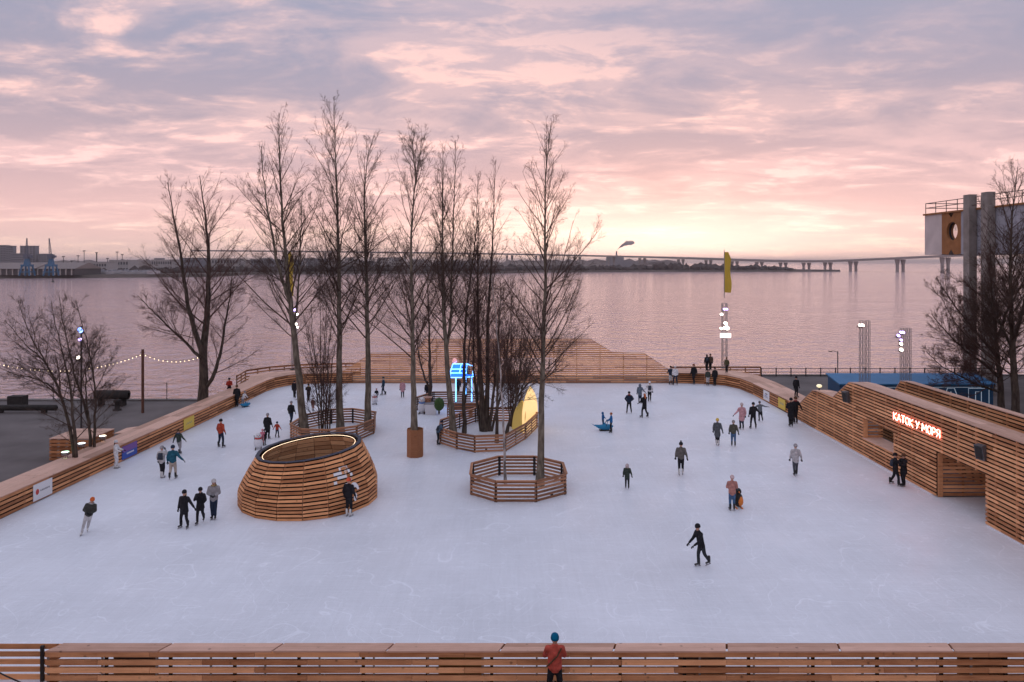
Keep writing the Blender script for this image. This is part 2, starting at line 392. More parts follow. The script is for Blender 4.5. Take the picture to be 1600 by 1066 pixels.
for i in range(260):
    x = random.uniform(110, 420); d = np.interp(x, [0, 160, 330, 420], [720, 740, 800, 930]) + 40 + random.random() * 260
    sp.append(((x - CX) / PXF * d, d, random.uniform(4, 8), random.uniform(3, 8)))
woods('far_woods', 'patchy bare trees among the harbour buildings on the left shore', sp, wood_m)
sp = [((random.uniform(-3900, 800)), 3420 + random.random() * 900, random.uniform(30, 60), random.uniform(14, 26)) for i in range(420)]
woods('far_woods', 'hazy low tree line on the horizon behind the bridge', sp, wood_m)

# ---- long bridge over the bay
BM = mat('bridge_concrete', (.34, .31, .31), .9)
bl = [(300, 391.5, 1900), (520, 393.5, 1850), (700, 395.5, 1800), (850, 398.2, 1750), (960, 400.6, 1700), (1053, 402.8, 1620), (1140, 406.0, 1500), (1215, 408.6, 1400), (1290, 408.4, 1290), (1345, 406.0, 1220), (1410, 403.0, 1160), (1480, 399.6, 1100), (1560, 396.5, 1050), (1680, 393, 1000)]
cen = [D(*p) for p in bl]
fine = []
for a, b in zip(cen[:-1], cen[1:]):
    for k in range(6): fine.append(a.lerp(b, k / 6))
fine.append(cen[-1])
for _ in range(14): fine = [fine[0]] + [(fine[i - 1] + fine[i] * 2 + fine[i + 1]) / 4 for i in range(1, len(fine) - 1)] + [fine[-1]]
bridge = thing('road_bridge', (cen[8].x, cen[8].y, SEA), 'long pale road bridge on paired piers crossing the bay', 'bridge')
def deck(name, off, w, h, zo, m):
    V, F = [], []
    for i, p in enumerate(fine):
        t = (fine[min(i + 1, len(fine) - 1)] - fine[max(i - 1, 0)]); t.z = 0; t.normalize(); nn = Vector((-t.y, t.x, 0))
        c = p + nn * off + Vector((0, 0, zo))
        for sgn, zz in ((-1, 0), (1, 0), (1, -h), (-1, -h)): V.append(c + nn * (w / 2 * sgn) + Vector((0, 0, zz)) - org(bridge))
        if i:
            a = 4 * (i - 1); F += [(a + j, a + (j + 1) % 4, a + 4 + (j + 1) % 4, a + 4 + j) for j in range(4)]
    return put(name, mesh(name, V, F, [m]), bridge, org(bridge))
deck('road_deck', 0, 14, 2.0, 0, BM); deck('road_deck', 34, 13, 1.8, 2.0, BM); deck('parapet', -7.2, .4, 1.4, 1.3, BM)
def pier(px, w):
    k = min(range(len(fine)), key=lambda i: abs((fine[i].x / fine[i].y * PXF + CX) - px)); p = fine[k]
    for oy in (-w, w):
        s = 2.0 * min(1.0, p.y / 1160); z1 = p.z - 2.6
        V = []
        for z, kx in ((SEA - 1, .75), (SEA + (z1 - SEA) * .55, .7), (z1 - 1.2, 1.5), (z1, 1.6)):
            for a, b in ((-1, -1), (1, -1), (1, 1), (-1, 1)): V.append((p.x + oy + a * s * kx, p.y + 6 + b * s * 1.2, z))
        F = [(4 * r + j, 4 * r + (j + 1) % 4, 4 * r + 4 + (j + 1) % 4, 4 * r + 4 + j) for r in range(3) for j in range(4)]
        V = [Vector(q) - org(bridge) for q in V]
        put('pier', mesh('pier', V, F, [BM]), bridge, org(bridge))
for px, w in ((1484, 4.4), (1406, 4.6), (1338, 4.6), (1291, 4.8), (1258, 5), (1225, 5), (1190, 5), (1150, 5), (1105, 5), (1060, 5), (1010, 5.5), (955, 6), (900, 6), (845, 6), (790, 6), (735, 6), (680, 6), (625, 6), (570, 6), (515, 6)): pier(px, w)

# ---- harbour on the left shore
shed_roof = mat('shed_roof', (.24, .20, .19), .8); shed_wall = mat('shed_wall', (.075, .07, .075), .9); shed_post = mat('shed_pillar', (.42, .39, .37), .8)
def shed(px0, px1, d, label, ridge=12.2, eave=6.2, depth=46, npil=12, name='harbour_shed'):
    x0, x1 = (px0 - CX) / PXF * d, (px1 - CX) / PXF * d
    t = thing(name, ((x0 + x1) / 2, d, .2), label, 'warehouse', 'warehouses of the far harbour'); c = org(t)
    put('wall', boxes_mesh('wall', [(x0 - c.x, x1 - c.x, 1, depth, 0, eave - .2)], shed_wall), t, c)
    V = [(x0 - 1, d - 1, eave), (x1 + 1, d - 1, eave), (x1 + 1, d + depth / 2, ridge), (x0 - 1, d + depth / 2, ridge), (x1 + 1, d + depth + 1, eave), (x0 - 1, d + depth + 1, eave)]
    put('roof', mesh('roof', [Vector(q) - c for q in V], [(0, 1, 2, 3), (3, 2, 4, 5), (0, 3, 5), (1, 4, 2)], [shed_roof]), t, c)
    for i in range(npil):
        xx = x0 + (x1 - x0) * (i + .5) / npil
        box('pillar', (xx, d + .4, .2 + eave / 2 - .2), (.9, .9, eave - .3), shed_post, t)
shed(-60, 52, 700, 'long grey quayside shed behind the blue harbour cranes, leftmost')
shed(54, 116, 704, 'grey quayside shed with pale pillars right of the second crane', npil=7)
bw = mat('white_block', (.40, .38, .38), .8); bg = mat('grey_block', (.22, .22, .25), .85); glassd = mat('dark_window_band', (.06, .065, .08), .4)
def block(px0, px1, ytop, d, label, m, depth=24, floors=8, name='apartment_block', cat='building', cols=5):
    x0, x1 = (px0 - CX) / PXF * d, (px1 - CX) / PXF * d; zt = H - (ytop - HZ) * d / PXF
    t = thing(name, ((x0 + x1) / 2, d, .1), label, cat); c = org(t); w = x1 - x0
    put('wall', boxes_mesh('wall', [(-w / 2, w / 2, .5, depth, 0, zt), (-w / 2 - .3, w / 2 + .3, .2, depth + .3, zt, zt + .8)], m), t, c)
    fl = zt / floors; cw = w / cols
    put('window_bank', boxes_mesh('windows', [(-w / 2 + cw * (k + .2), -w / 2 + cw * (k + .8), .35, .6, fl * (i + .35), fl * (i + .8)) for i in range(floors) for k in range(cols)], glassd), t, c)['kind'] = 'stuff'
block(-14, 9, 384, 1100, 'tall grey apartment block cut by the left edge of the picture', bg, floors=11, depth=9)
block(9, 20, 385, 1090, 'narrow grey apartment tower second from the left edge', bg, floors=11, cols=3, depth=8)
block(17, 36, 397, 1060, 'low wide grey block between the apartment towers', bg, floors=7, cols=6, depth=8)
block(31, 55, 385, 1080, 'tall broad apartment block behind the first blue crane', bg, floors=12, depth=9)
block(60, 76, 397.5, 1080, 'shorter apartment block beside the second harbour crane', bg, floors=8, cols=4, depth=9)
block(133, 166, 411, 800, 'low white harbour office with a row of windows', bw, floors=2, cols=8, name='harbour_office')
block(170, 200, 407.5, 840, 'two storey white harbour building near the light masts', bw, floors=2, cols=7, name='harbour_office')
for i, (a, b, y, d, lb) in enumerate([(236, 268, 407, 900, 'pale warehouse on the shore left of the big quay tree'), (280, 312, 404, 980, 'pale warehouse seen through the big quay tree'), (330, 372, 405, 1000, 'wide pale warehouse between the quay tree and the twin poplar'), (392, 428, 406, 1050, 'pale warehouse behind the twin poplar'), (496, 512, 410, 1010, 'small white house on the far shore left of the tall poplar'), (708, 722, 412, 1030, 'small white house on the far shore among the middle trees')]):
    block(a, b, y, d, lb, bw if i % 2 == 0 else bg, floors=2, cols=9, name='warehouse', cat='warehouse')
random.seed(17)
for i in range(26):
    px = random.uniform(228, 700); w = random.uniform(7, 20); d_ = random.uniform(1250, 1750)
    block(px, px + w, random.uniform(402.5, 408.5), d_, 'hazy low building in the strip of town along the far shore', bw if i % 2 else bg, depth=14, floors=3, cols=6, name='town_building')
for o_ in COL.objects:
    if o_.name.startswith('town_building'): o_['group'] = 'low town buildings on the far shore'
crane_b = mat('crane_blue', (.035, .13, .25), .6, noise=.2, nscale=.5); crane_g = mat('crane_grey', (.10, .12, .17), .6)
def crane(px, d, label, lean):
    x = (px - CX) / PXF * d; t = thing('harbour_crane', (x, d, .2), label, 'crane', 'harbour cranes'); c = org(t)
    legs = []
    for sx_ in (-1, 1):
        for sy_ in (-1, 1):
            put('leg', tubemesh('leg', [[(sx_ * 4.6, sy_ * 4, 0), (sx_ * 3, sy_ * 2.6, 9)]], .75, crane_b, 6), t, c)
    put('portal', boxes_mesh('portal', [(-3.8, 3.8, -3.4, 3.4, 8.4, 10.2), (-5, 5, -4.4, -3.4, 3, 3.9), (-5, 5, 3.4, 4.4, 3, 3.9)], crane_b), t, c)
    put('tower', mesh('tower', [(-2.2, -2, 10.2), (2.2, -2, 10.2), (2.2, 2, 10.2), (-2.2, 2, 10.2), (-1.2, -1.1, 17), (1.2, -1.1, 17), (1.2, 1.1, 17), (-1.2, 1.1, 17)], BOXF, [crane_b]), t, c)
    put('cabin', boxes_mesh('cabin', [(-2.0, 1.6, -2.6, 2.6, 15.5, 19.5)], crane_g), t, c)
    top = 34 if lean < 1 else 33
    lines = []
    for sx_ in (-1, 1): lines.append([(sx_ * 1.1, -1, 17), (sx_ * .9 + lean * .4, -1, 24), (lean + sx_ * .25, -1, top)])
    for k in range(9):
        f = k / 9; g = (k + 1) / 9; wa = 1.0 * (1 - f) + .3 * f
        lines.append([(-wa + lean * f, -1, 17 + (top - 17) * f), (wa + lean * g, -1, 17 + (top - 17) * g)])
    put('boom', tubemesh('boom', lines, .28, crane_g, 5), t, c)
    put('counterweight', boxes_mesh('cw', [(1.2, 4.2, -1.2, 1.2, 16.5, 18.4)], crane_g), t, c)
crane(42.5, 668, 'blue portal harbour crane with upright boom, the left one', .4)
crane(80, 672, 'blue portal harbour crane with upright boom, the right one', -1.2)
boat_w = mat('boat_white', (.50, .50, .53), .5); boat_c = mat('boat_cabin', (.30, .31, .35), .5)
random.seed(11)
for i in range(16):
    px = 128 + i * 7.6 + random.uniform(-2, 2); d = 728 + random.uniform(0, 30) + (i % 3) * 14; x = (px - CX) / PXF * d; ln = random.uniform(8, 13); hh = random.uniform(2.4, 3.8)
    z = .2 + (i % 3) * 1.0
    t = thing('laid_up_boat', (x, d, .2), 'small white boat laid up ashore on the far harbour bank', 'boat', 'boats laid up on the far harbour bank'); c = org(t)
    w = ln * .15; V = []
    for f, k in ((-1, .85), (-.4, 1), (.4, .9), (.8, .45), (1, .05)):
        for yy, zz in ((-1, hh), (-.55, .3), (.55, .3), (1, hh)): V.append((f * ln / 2, yy * w * k, zz + (max(0, f) ** 2) * .7))
    F = [(4 * r + j, 4 * r + 4 + j, 4 * r + 5 + j, 4 * r + 1 + j) for r in range(4) for j in range(3)] + [(4 * r, 4 * r + 3, 4 * r + 7, 4 * r + 4) for r in range(4)] + [(0, 1, 2, 3)]
    put('hull', mesh('hull', V, F, [boat_w]), t, c)
    put('cabin', boxes_mesh('cabin', [(-ln * .25, ln * .12, -w * .6, w * .6, hh, hh + 1.5)], boat_c), t, c)
for i, px in enumerate((99, 112, 122, 131.5, 151, 168, 183, 191)):
    d = 860 + i * 9; hgt = (19, 14, 20, 26, 24, 17, 25, 22)[i]; x = (px - CX) / PXF * d
    t = thing('light_mast', (x, d, .2), ('thin', 'short', 'slim', 'tallest', 'stout', 'small', 'plain', 'last')[i] + ' light mast above the far harbour, number %s from the left' % ('one', 'two', 'three', 'four', 'five', 'six', 'seven', 'eight')[i], 'mast', 'light masts of the far harbour'); c = org(t)
    put('pole', tubemesh('pole', [[(0, 0, 0), (0, 0, hgt)]], .35 if i != 4 else .7, DARKSTEEL, 5), t, c)
    put('lamp_head', boxes_mesh('head', [(-1.5, 1.5, -.5, .5, hgt - .6, hgt + .4)], DARKSTEEL), t, c)
# channel buoy
b_ = G(82.5, 441, SEA); t = thing('buoy', (b_.x, b_.y, SEA), 'small dark channel buoy off the harbour cranes', 'buoy'); c = org(t)
put('float', tubemesh('float', [[(0, 0, -.3), (0, 0, .2), (0, 0, .9), (0, 0, 1.0)]], [.9, 1.1, 1.0, .2], DARKSTEEL, 8), t, c)
put('top_mark', tubemesh('mark', [[(0, 0, 1), (0, 0, 2.6), (0, 0, 3.4)]], [.35, .25, .1], DARKSTEEL, 6), t, c)

# power station with its plume
pw = D(963, 402, 1950); t = thing('power_station', (pw.x, pw.y, .2), 'hazy power station with chimney beyond the bridge', 'power station'); c = org(t)
put('hall', boxes_mesh('hall', [(-22, 20, 0, 40, 0, 26), (20, 44, 5, 35, 0, 17)], bg), t, c)
put('chimney', tubemesh('chimney', [[(2, 10, 20), (2, 10, 42)]], [2.6, 1.9], bg, 10), t, c)
def plume():
    m = bpy.data.materials.new('smoke_vapour'); m.use_nodes = True; tt = m.node_tree; tt.nodes.clear()
    o = tt.nodes.new('ShaderNodeOutputMaterial'); pv = tt.nodes.new('ShaderNodeVolumePrincipled'); pv.inputs['Color'].default_value = (.97, .90, .90, 1); pv.inputs['Density'].default_value = .016
    tt.links.new(pv.outputs[0], o.inputs['Volume'])
    path = [(0, 0, 40, 1.2), (2, 0, 45, 2.4), (6, 0, 50, 3.4), (10, 0, 54, 5.5), (15, 0, 58, 4.6), (20, 1, 61, 7), (26, 1, 63, 5.4), (32, 2, 64, 6.6), (38, 2, 63, 4.4), (43, 3, 64, 5), (48, 3, 63, 1.2)]
    V, F, S = [], [], 9
    for i, (x, y, z, r) in enumerate(path):
        for k in range(S):
            a = k * 2 * math.pi / S; rr = 1.5 * r * random.uniform(.6, 1.3); V.append((x + math.cos(a) * rr * .6, y + math.sin(a) * rr, z + math.cos(a) * rr * .8))
        if i: F += [(S * (i - 1) + k, S * (i - 1) + (k + 1) % S, S * i + (k + 1) % S, S * i + k) for k in range(S)]
    F += [tuple(range(S - 1, -1, -1)), tuple(range(S * (len(path) - 1), S * len(path)))]
    o = put('smoke', mesh('smoke', V, F, [m]), None, (pw.x + 2, pw.y + 10, .2)); tag(o, 'grey smoke plume drifting right from the distant chimney', 'smoke'); o['kind'] = 'stuff'
plume()

# ---- haze over the bay
hm = bpy.data.materials.new('haze_air'); hm.use_nodes = True; ht = hm.node_tree; ht.nodes.clear()
ho = ht.nodes.new('ShaderNodeOutputMaterial'); hp = ht.nodes.new('ShaderNodeVolumePrincipled')
hp.inputs['Color'].default_value = (.95, .90, .91, 1); hp.inputs['Density'].default_value = .00011; hp.inputs['Anisotropy'].default_value = .45
ht.links.new(hp.outputs[0], ho.inputs['Volume'])
hz = put('haze', boxes_mesh('haze', [(-WF - 50, WF + 50, -350, WF + 50, SEA - 1.2, 72)], hm)); hz['kind'] = 'stuff'; tag(hz, 'thin evening haze lying over the whole bay', 'haze')
# ================================================================== RINK FENCES AND TIMBER WALLS
def run_boards(t, path, rows, m, blen=3.0, off=0.0, th=.035, stagger=True):
    """boards along a polyline: rows = [(z0, z1)]; the path is cut into boards of about blen, joints staggered row by row"""
    path = [Vector(p[:2]) for p in path]
    seg = [(a, b) for a, b in zip(path[:-1], path[1:]) if (b - a).length > 1e-4]
    for ri, (z0, z1) in enumerate(rows):
        for a, b in seg:
            ln = (b - a).length; n = max(1, round(ln / blen)); cuts = [i / n for i in range(n + 1)]
            if stagger and ri % 2 and n > 1: cuts = [0] + [(i + .5) / n for i in range(n)] + [1]
            for c0, c1 in zip(cuts[:-1], cuts[1:]):
                g = .006 / ln
                slat(t, a.lerp(b, c0 + g), a.lerp(b, c1 - g), z0, z1, m, th, off + random.uniform(-.004, .004))
def posts_along(t, path, step, z0, z1, size, m, off=0.0, name='post'):
    for a, b in zip(path[:-1], path[1:]):
        a = Vector(a[:2]); b = Vector(b[:2]); tt = (b - a); ln = tt.length; tt.normalize(); nn = Vector((-tt.y, tt.x)); n = max(1, round(ln / step))
        for i in range(n + 1):
            p = a + tt * (ln * i / n) + nn * off
            box(name, (p.x, p.y, (z0 + z1) / 2), (size[0], size[1], z1 - z0), m, t, math.atan2(tt.y, tt.x))
def offset_path(path, d):
    path = [Vector(p[:2]) for p in path]; out = []
    for i, p in enumerate(path):
        t0 = (path[i] - path[i - 1]).normalized() if i else None; t1 = (path[i + 1] - path[i]).normalized() if i < len(path) - 1 else None
        n0 = Vector((-t0.y, t0.x)) if t0 else None; n1 = Vector((-t1.y, t1.x)) if t1 else None
        nn = ((n0 or n1) + (n1 or n0)).normalized(); k = 1 / max(.4, nn.dot(n1 or n0)); out.append(p + nn * d * k)
    return out
def cap_boards(t, inner, outer, z, m, cross=0.0, th=.045, name='cap_board', blen=3.0, lanes=1):
    """flat boards covering the strip between two matched polylines, in lanes along it"""
    for i in range(len(inner) - 1):
        a0, a1, b0, b1 = inner[i], inner[i + 1], outer[i], outer[i + 1]; n = max(1, round((a1 - a0).length / blen))
        for k in range(n):
            for l in range(lanes):
                f0, f1 = k / n + .0008, (k + 1) / n - .0008; g0, g1 = l / lanes + .004, (l + 1) / lanes - .004
                def q(f, g): return a0.lerp(a1, f).lerp(b0.lerp(b1, f), g)
                P = [q(f0, g0), q(f1, g0), q(f1, g1), q(f0, g1)]; c = sum(P, Vector((0, 0))) / 4; tt = (P[1] - P[0]); ang = math.atan2(tt.y, tt.x)
                ca, sa = math.cos(-ang), math.sin(-ang); dz_ = random.uniform(-.003, .003)
                Lp = [((p - c).x * ca - (p - c).y * sa, (p - c).x * sa + (p - c).y * ca) for p in P]
                V = [(x, y, -th) for x, y in Lp] + [(x, y, 0) for x, y in Lp]
                area = sum(Lp[j][0] * Lp[(j + 1) % 4][1] - Lp[(j + 1) % 4][0] * Lp[j][1] for j in range(4))
                F = BOXF if area > 0 else [tuple(reversed(f)) for f in BOXF]
                put(name, mesh(name, V, F, [m]), t, (c.x, c.y, z + dz_), ang)

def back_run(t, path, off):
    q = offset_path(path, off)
    for a, b in zip(q[:-1], q[1:]): slat(t, a, b, .01, 1.03, mat('gap_shade_black', (.012, .010, .010), .95), .01, name='gap_shade')  # black sheet added behind the slats, puts shade into their gaps
ROWS5 = [(.03, .165), (.24, .375), (.45, .585), (.66, .795), (.87, 1.005)]
# ---- left barrier with its broad seat-like cap
random.seed(21)
left_path = [(-25.3, 20.5), (-24.7, 35.5), (-24.25, 46), (-23.85, 58), (-23.6, 70.5)]
t = thing('rink_barrier', (-24.7, 45, 0), 'long left rink barrier of larch slats under a broad pale cap', 'barrier', 'rink barriers')
run_boards(t, left_path, ROWS5, W_FENCE, 3.4)
posts_along(t, offset_path(left_path, .06), 1.7, 0, 1.04, (.06, .08), W_POST)
run_boards(t, offset_path(left_path, 1.62), [(.05, .2), (.32, .47), (.59, .74), (.86, 1.02)], W_FENCE, 3.6)
back_run(t, left_path, .13)
ip = offset_path(left_path, -.06); op = offset_path(left_path, 1.68)
cap_boards(t, ip, op, 1.095, W_CAP, lanes=3, blen=3.6)
run_boards(t, offset_path(left_path, -.035), [(1.03, 1.046)], W_FENCE, 3.6)
snow_m = mat('scraped_snow', (.78, .80, .86), .8, noise=.08, nscale=6)
# ---- far left corner barrier, curving
fl_path = [(-23.6, 70.52), (-23.35, 72.3), (-22.5, 74.0), (-21.0, 75.0), (-18.9, 75.35), (-16.4, 75.42)]
t = thing('rink_barrier', (-22, 74, 0), 'curved rink barrier in the far left corner behind the twin poplar', 'barrier', 'rink barriers')
run_boards(t, fl_path, ROWS5, W_FENCE, 2.5); posts_along(t, offset_path(fl_path, .06), 1.4, 0, 1.04, (.06, .08), W_POST)
back_run(t, fl_path, .13)
cap_boards(t, offset_path(fl_path, -.06), [Vector(p) for p in ((-25.28, 70.5), (-26.2, 73.5), (-25.0, 76.2), (-22.6, 77.8), (-19.4, 78.6), (-16.6, 78.8))], 1.095, W_CAP, lanes=4, blen=2.4)
fr = [(-26.5, 71.0), (-26.9, 74.4), (-25.3, 76.9), (-22.8, 78.6), (-19.5, 79.4), (-16.4, 79.6)]
t = thing('deck_railing', (-25, 76, 0), 'slatted timber railing round the far left corner deck, above the water', 'railing', 'timber deck railings')
RROW = [(.15, .29), (.45, .59), (.75, .89), (1.05, 1.19), (1.35, 1.49)]
run_boards(t, fr, RROW, W_FENCE, 2.6); posts_along(t, offset_path(fr, .05), 1.5, 0, 1.5, (.09, .09), W_POST)
run_boards(t, fr, [(1.50, 1.54)], W_CAP, 3, th=.16)
# ---- right barrier from far corner to the timber house
r_path = [(22.75, 57.6), (22.6, 69.0), (22.3, 72.0), (21.4, 74.0), (19.6, 75.0), (17.0, 75.42)]
t = thing('rink_barrier', (22, 68, 0), 'curved right rink barrier with white and yellow posters, broad pale cap', 'barrier', 'rink barriers')
run_boards(t, r_path, ROWS5, W_FENCE, 2.8); posts_along(t, offset_path(r_path, -.06), 1.5, 0, 1.04, (.06, .08), W_POST)
back_run(t, r_path, -.13)
cap_boards(t, offset_path(r_path, .06), [Vector(p) for p in ((24.7, 57.4), (24.9, 69.4), (24.6, 73.6), (23.4, 76.4), (20.4, 78.0), (17.0, 78.6))], 1.095, W_CAP, lanes=4, blen=3)
run_boards(t, [(24.65, 57.4), (24.85, 69.4), (24.55, 73.6)], [(.05, .2), (.32, .47), (.59, .74), (.86, 1.02)], W_FENCE, 3)
rr_ = [(26.9, 79.6), (22.0, 79.65), (17.2, 79.6)]
t = thing('deck_railing', (22, 79.6, 0), 'straight slatted timber railing behind the far right corner, by the flag mast', 'railing', 'timber deck railings')
run_boards(t, rr_, [(.15, .29), (.42, .56), (.69, .83), (.96, 1.10)], W_FENCE, 2.5); posts_along(t, offset_path(rr_, -.05), 1.5, 0, 1.1, (.09, .09), W_POST)
run_boards(t, rr_, [(1.105, 1.145)], W_CAP, 3, th=.16)

GAP_SHADE = mat('gap_shade_black', (.012, .010, .010), .95)  # near-black colour standing in for the shade between slats
# ---- profiled timber walls
def cut(profile, z):
    """intervals along s where the piecewise-linear profile is above z"""
    iv, cur = [], None
    for (s0, h0), (s1, h1) in zip(profile[:-1], profile[1:]):
        if h0 > z and cur is None: cur = s0
        if (h0 > z) != (h1 > z):
            s = s0 + (s1 - s0) * (z - h0) / (h1 - h0)
            if h1 > z: cur = s
            else: iv.append((cur, s)); cur = None
    if cur is not None: iv.append((cur, profile[-1][0]))
    return iv
def minus(iv, a, b):
    o = []
    for s, e_ in iv:
        if b <= s or a >= e_: o.append((s, e_)); continue
        if s < a: o.append((s, a))
        if b < e_: o.append((b, e_))
    return o
def profiled_wall(t, A, B, profile, m, holes=(), pitch=.2, sh=.122, th=.035, blen=4.0, z0=.05, capw=.9, capoff=0.0, post_step=1.3, side=1, capm=None, gap_shade=False):
    A = Vector(A); B = Vector(B); tt = (B - A).normalized(); ang = math.atan2(tt.y, tt.x); nn = Vector((-tt.y, tt.x))
    top = max(h for s, h in profile); z = z0; r = 0
    while z + sh < top - .02:
        lo = cut(profile, z + .03); hi = cut(profile, z + sh + .03)
        for ha, hb, hz0, hz1 in holes:
            if z + sh > hz0 + .01 and z < hz1 - .01: lo = minus(lo, ha, hb); hi = minus(hi, ha, hb)
        for (a, b) in lo:
            m_ = [(c, d) for c, d in hi if c < b and d > a]
            if not m_: continue
            c, d = m_[0][0], m_[-1][1]
            n = max(1, round((b - a) / blen)); off = (r * 1.37) % blen
            cuts = [s for s in [off + k * blen for k in range(-1, 30)] if max(a, c) + .35 < s < min(b, d) - .35]
            es = [(a, c)] + [(s, s) for s in cuts] + [(b, d)]
            for (a0, c0), (a1, c1) in zip(es[:-1], es[1:]):
                g = .004; mid_ = (a0 + a1) / 2
                V = prism(((a0 + g - mid_, a1 - g - mid_, -sh / 2), (c0 + g - mid_, c1 - g - mid_, sh / 2)), -th / 2, th / 2)
                p = A + tt * mid_ + nn * random.uniform(-.003, .003)
                put('slat', mesh('slat', V, BOXF, [m]), t, (p.x, p.y, z + sh / 2), ang)
        z += pitch; r += 1
    if gap_shade:
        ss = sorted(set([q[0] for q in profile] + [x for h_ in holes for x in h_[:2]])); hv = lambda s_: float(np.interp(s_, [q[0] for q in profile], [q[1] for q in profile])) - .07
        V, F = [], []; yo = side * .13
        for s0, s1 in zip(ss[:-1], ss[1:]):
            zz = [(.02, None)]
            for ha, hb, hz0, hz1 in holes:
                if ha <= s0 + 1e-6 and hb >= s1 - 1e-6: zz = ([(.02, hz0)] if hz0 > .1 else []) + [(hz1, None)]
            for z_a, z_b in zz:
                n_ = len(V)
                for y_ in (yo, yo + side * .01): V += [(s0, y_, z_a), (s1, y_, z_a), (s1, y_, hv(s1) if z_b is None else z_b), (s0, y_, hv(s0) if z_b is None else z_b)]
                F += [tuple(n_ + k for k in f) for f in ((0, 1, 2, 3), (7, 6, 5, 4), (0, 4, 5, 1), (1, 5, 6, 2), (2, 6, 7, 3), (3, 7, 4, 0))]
        put('gap_shade', mesh('gap_shade', V, F, [GAP_SHADE]), t, (A.x, A.y, 0), ang)  # added black sheet: the dark interior seen between slats is painted shade
    # uprights behind the slats
    s = profile[0][0] + .1
    while s < profile[-1][0]:
        hgt = float(np.interp(s, [q[0] for q in profile], [q[1] for q in profile])) - .06
        zz = [(0, hgt)]
        for ha, hb, hz0, hz1 in holes:
            if ha - .03 < s < hb + .03: zz = [(x, y) for x, y in ((0, hz0), (hz1, hgt)) if y - x > .1]
        for x, y in zz:
            p = A + tt * s + nn * (side * .065)
            box('upright', (p.x, p.y, (x + y) / 2), (.07, .09, y - x), W_FENCE if gap_shade else W_POST, t, ang)
        s += post_step
    # sloping cap boards
    for (s0, h0), (s1, h1) in zip(profile[:-1], profile[1:]):
        if abs(s1 - s0) < .01: continue
        n = max(1, round(abs(s1 - s0) / 4))
        for k in range(n):
            u0, u1 = s0 + (s1 - s0) * k / n, s0 + (s1 - s0) * (k + 1) / n; v0, v1 = h0 + (h1 - h0) * k / n, h0 + (h1 - h0) * (k + 1) / n
            mu = (u0 + u1) / 2; mv = (v0 + v1) / 2
            for l in range(max(1, round(capw / .45))):
                w = capw / max(1, round(capw / .45)); y0 = side * (-.03 + l * w + .003); y1 = side * (-.03 + (l + 1) * w - .003)
                y0, y1 = min(y0, y1), max(y0, y1)
                V = [(u0 - mu, y0, v0 - mv - .05), (u1 - mu, y0, v1 - mv - .05), (u1 - mu, y1, v1 - mv - .05), (u0 - mu, y1, v0 - mv - .05), (u0 - mu, y0, v0 - mv), (u1 - mu, y0, v1 - mv), (u1 - mu, y1, v1 - mv), (u0 - mu, y1, v0 - mv)]
                p = A + tt * mu; put('cap_board', mesh('cap_board', V, BOXF, [capm or W_CAP]), t, (p.x, p.y, mv), ang)
random.seed(31)
# far hill-shaped wall: s runs along +x from x = -17.5
fx = lambda px: (px - CX) / PXF * 76.0
FW0 = fx(536)
fp = [(0, 1.2), (fx(582) - FW0, 3.1), (fx(650) - FW0, 3.12), (fx(664) - FW0, 4.6), (fx(921) - FW0, 4.6), (fx(958) - FW0, 3.12), (fx(1005) - FW0, 3.1), (fx(1046) - FW0, 1.3), (fx(1060) - FW0, 1.1)]
t = thing('slatted_hill_wall', (0, 76, 0), 'wide hill-shaped wall of orange slats closing the far end of the rink', 'wall')
profiled_wall(t, (FW0, 75.6), (30, 75.6), fp, W_WALL, holes=[(fx(778) - FW0, fx(868) - FW0, 1.25, 2.45)], pitch=.215, sh=.135, capw=.5, post_step=2.4, blen=4.6)
for s_ in (fx(778), fx(868)): box('window_jamb', (s_, 75.62, 1.85), (.12, .14, 1.25), W_POST, t)
box('window_sill', ((fx(778) + fx(868)) / 2, 75.6, 1.215), (fx(868) - fx(778), .2, .05), W_CAP, t)
# a low connecting run left of the hill
t2 = thing('rink_barrier', (-17, 75.6, 0), 'short straight rink barrier left of the hill-shaped wall', 'barrier', 'rink barriers')
run_boards(t2, [(-16.38, 75.5), (FW0 - .02, 75.6)] if FW0 > -16.3 else [(-17.3, 75.5), (-16.4, 75.5)], ROWS5, W_FENCE, 2)
t3 = thing('rink_barrier', (17, 75.6, 0), 'short straight rink barrier right of the hill-shaped wall', 'barrier', 'rink barriers')
run_boards(t3, [(fx(1060) + .02, 75.6), (17.0, 75.45)] if fx(1060) < 16.9 else [(17.0, 75.45), (17.4, 75.6)], ROWS5, W_FENCE, 2)

# right timber house: two parallel slatted walls with a wave outline; s runs towards the camera
X1 = 22.55; SY = 58.9
def sy(d): return SY - d
hp1 = [(0, 1.12), (sy(57.6), 1.4), (sy(55.1), 2.85), (sy(53.4), 2.98), (sy(51.6), 2.98), (sy(49.1), 4.42), (sy(47.9), 4.5), (sy(20), 4.5)]
t = thing('slatted_timber_house', (24.3, 42, 0), 'wave-shaped slatted timber house on the right with window, gate and neon sign', 'timber house')
profiled_wall(t, (X1, SY), (X1 - .25, 18), hp1, W_WALL, holes=[(sy(47.1), sy(43.3), 1.17, 2.36), (sy(38.9), sy(34.8), 0.0, 2.33)], capw=1.25, side=1, post_step=1.45, blen=4.2, gap_shade=True)
hp2 = [(0, 2.2), (1.6, 3.0), (3.0, 4.42), (3.8, 4.5), (33, 4.5)]
profiled_wall(t, (26.2, 52.6), (26.0, 18), hp2, W_WALL, holes=[(52.6 - 47.4, 52.6 - 44, 1.17, 2.36)], capw=.5, side=1, post_step=1.7, blen=4.2, gap_shade=True)
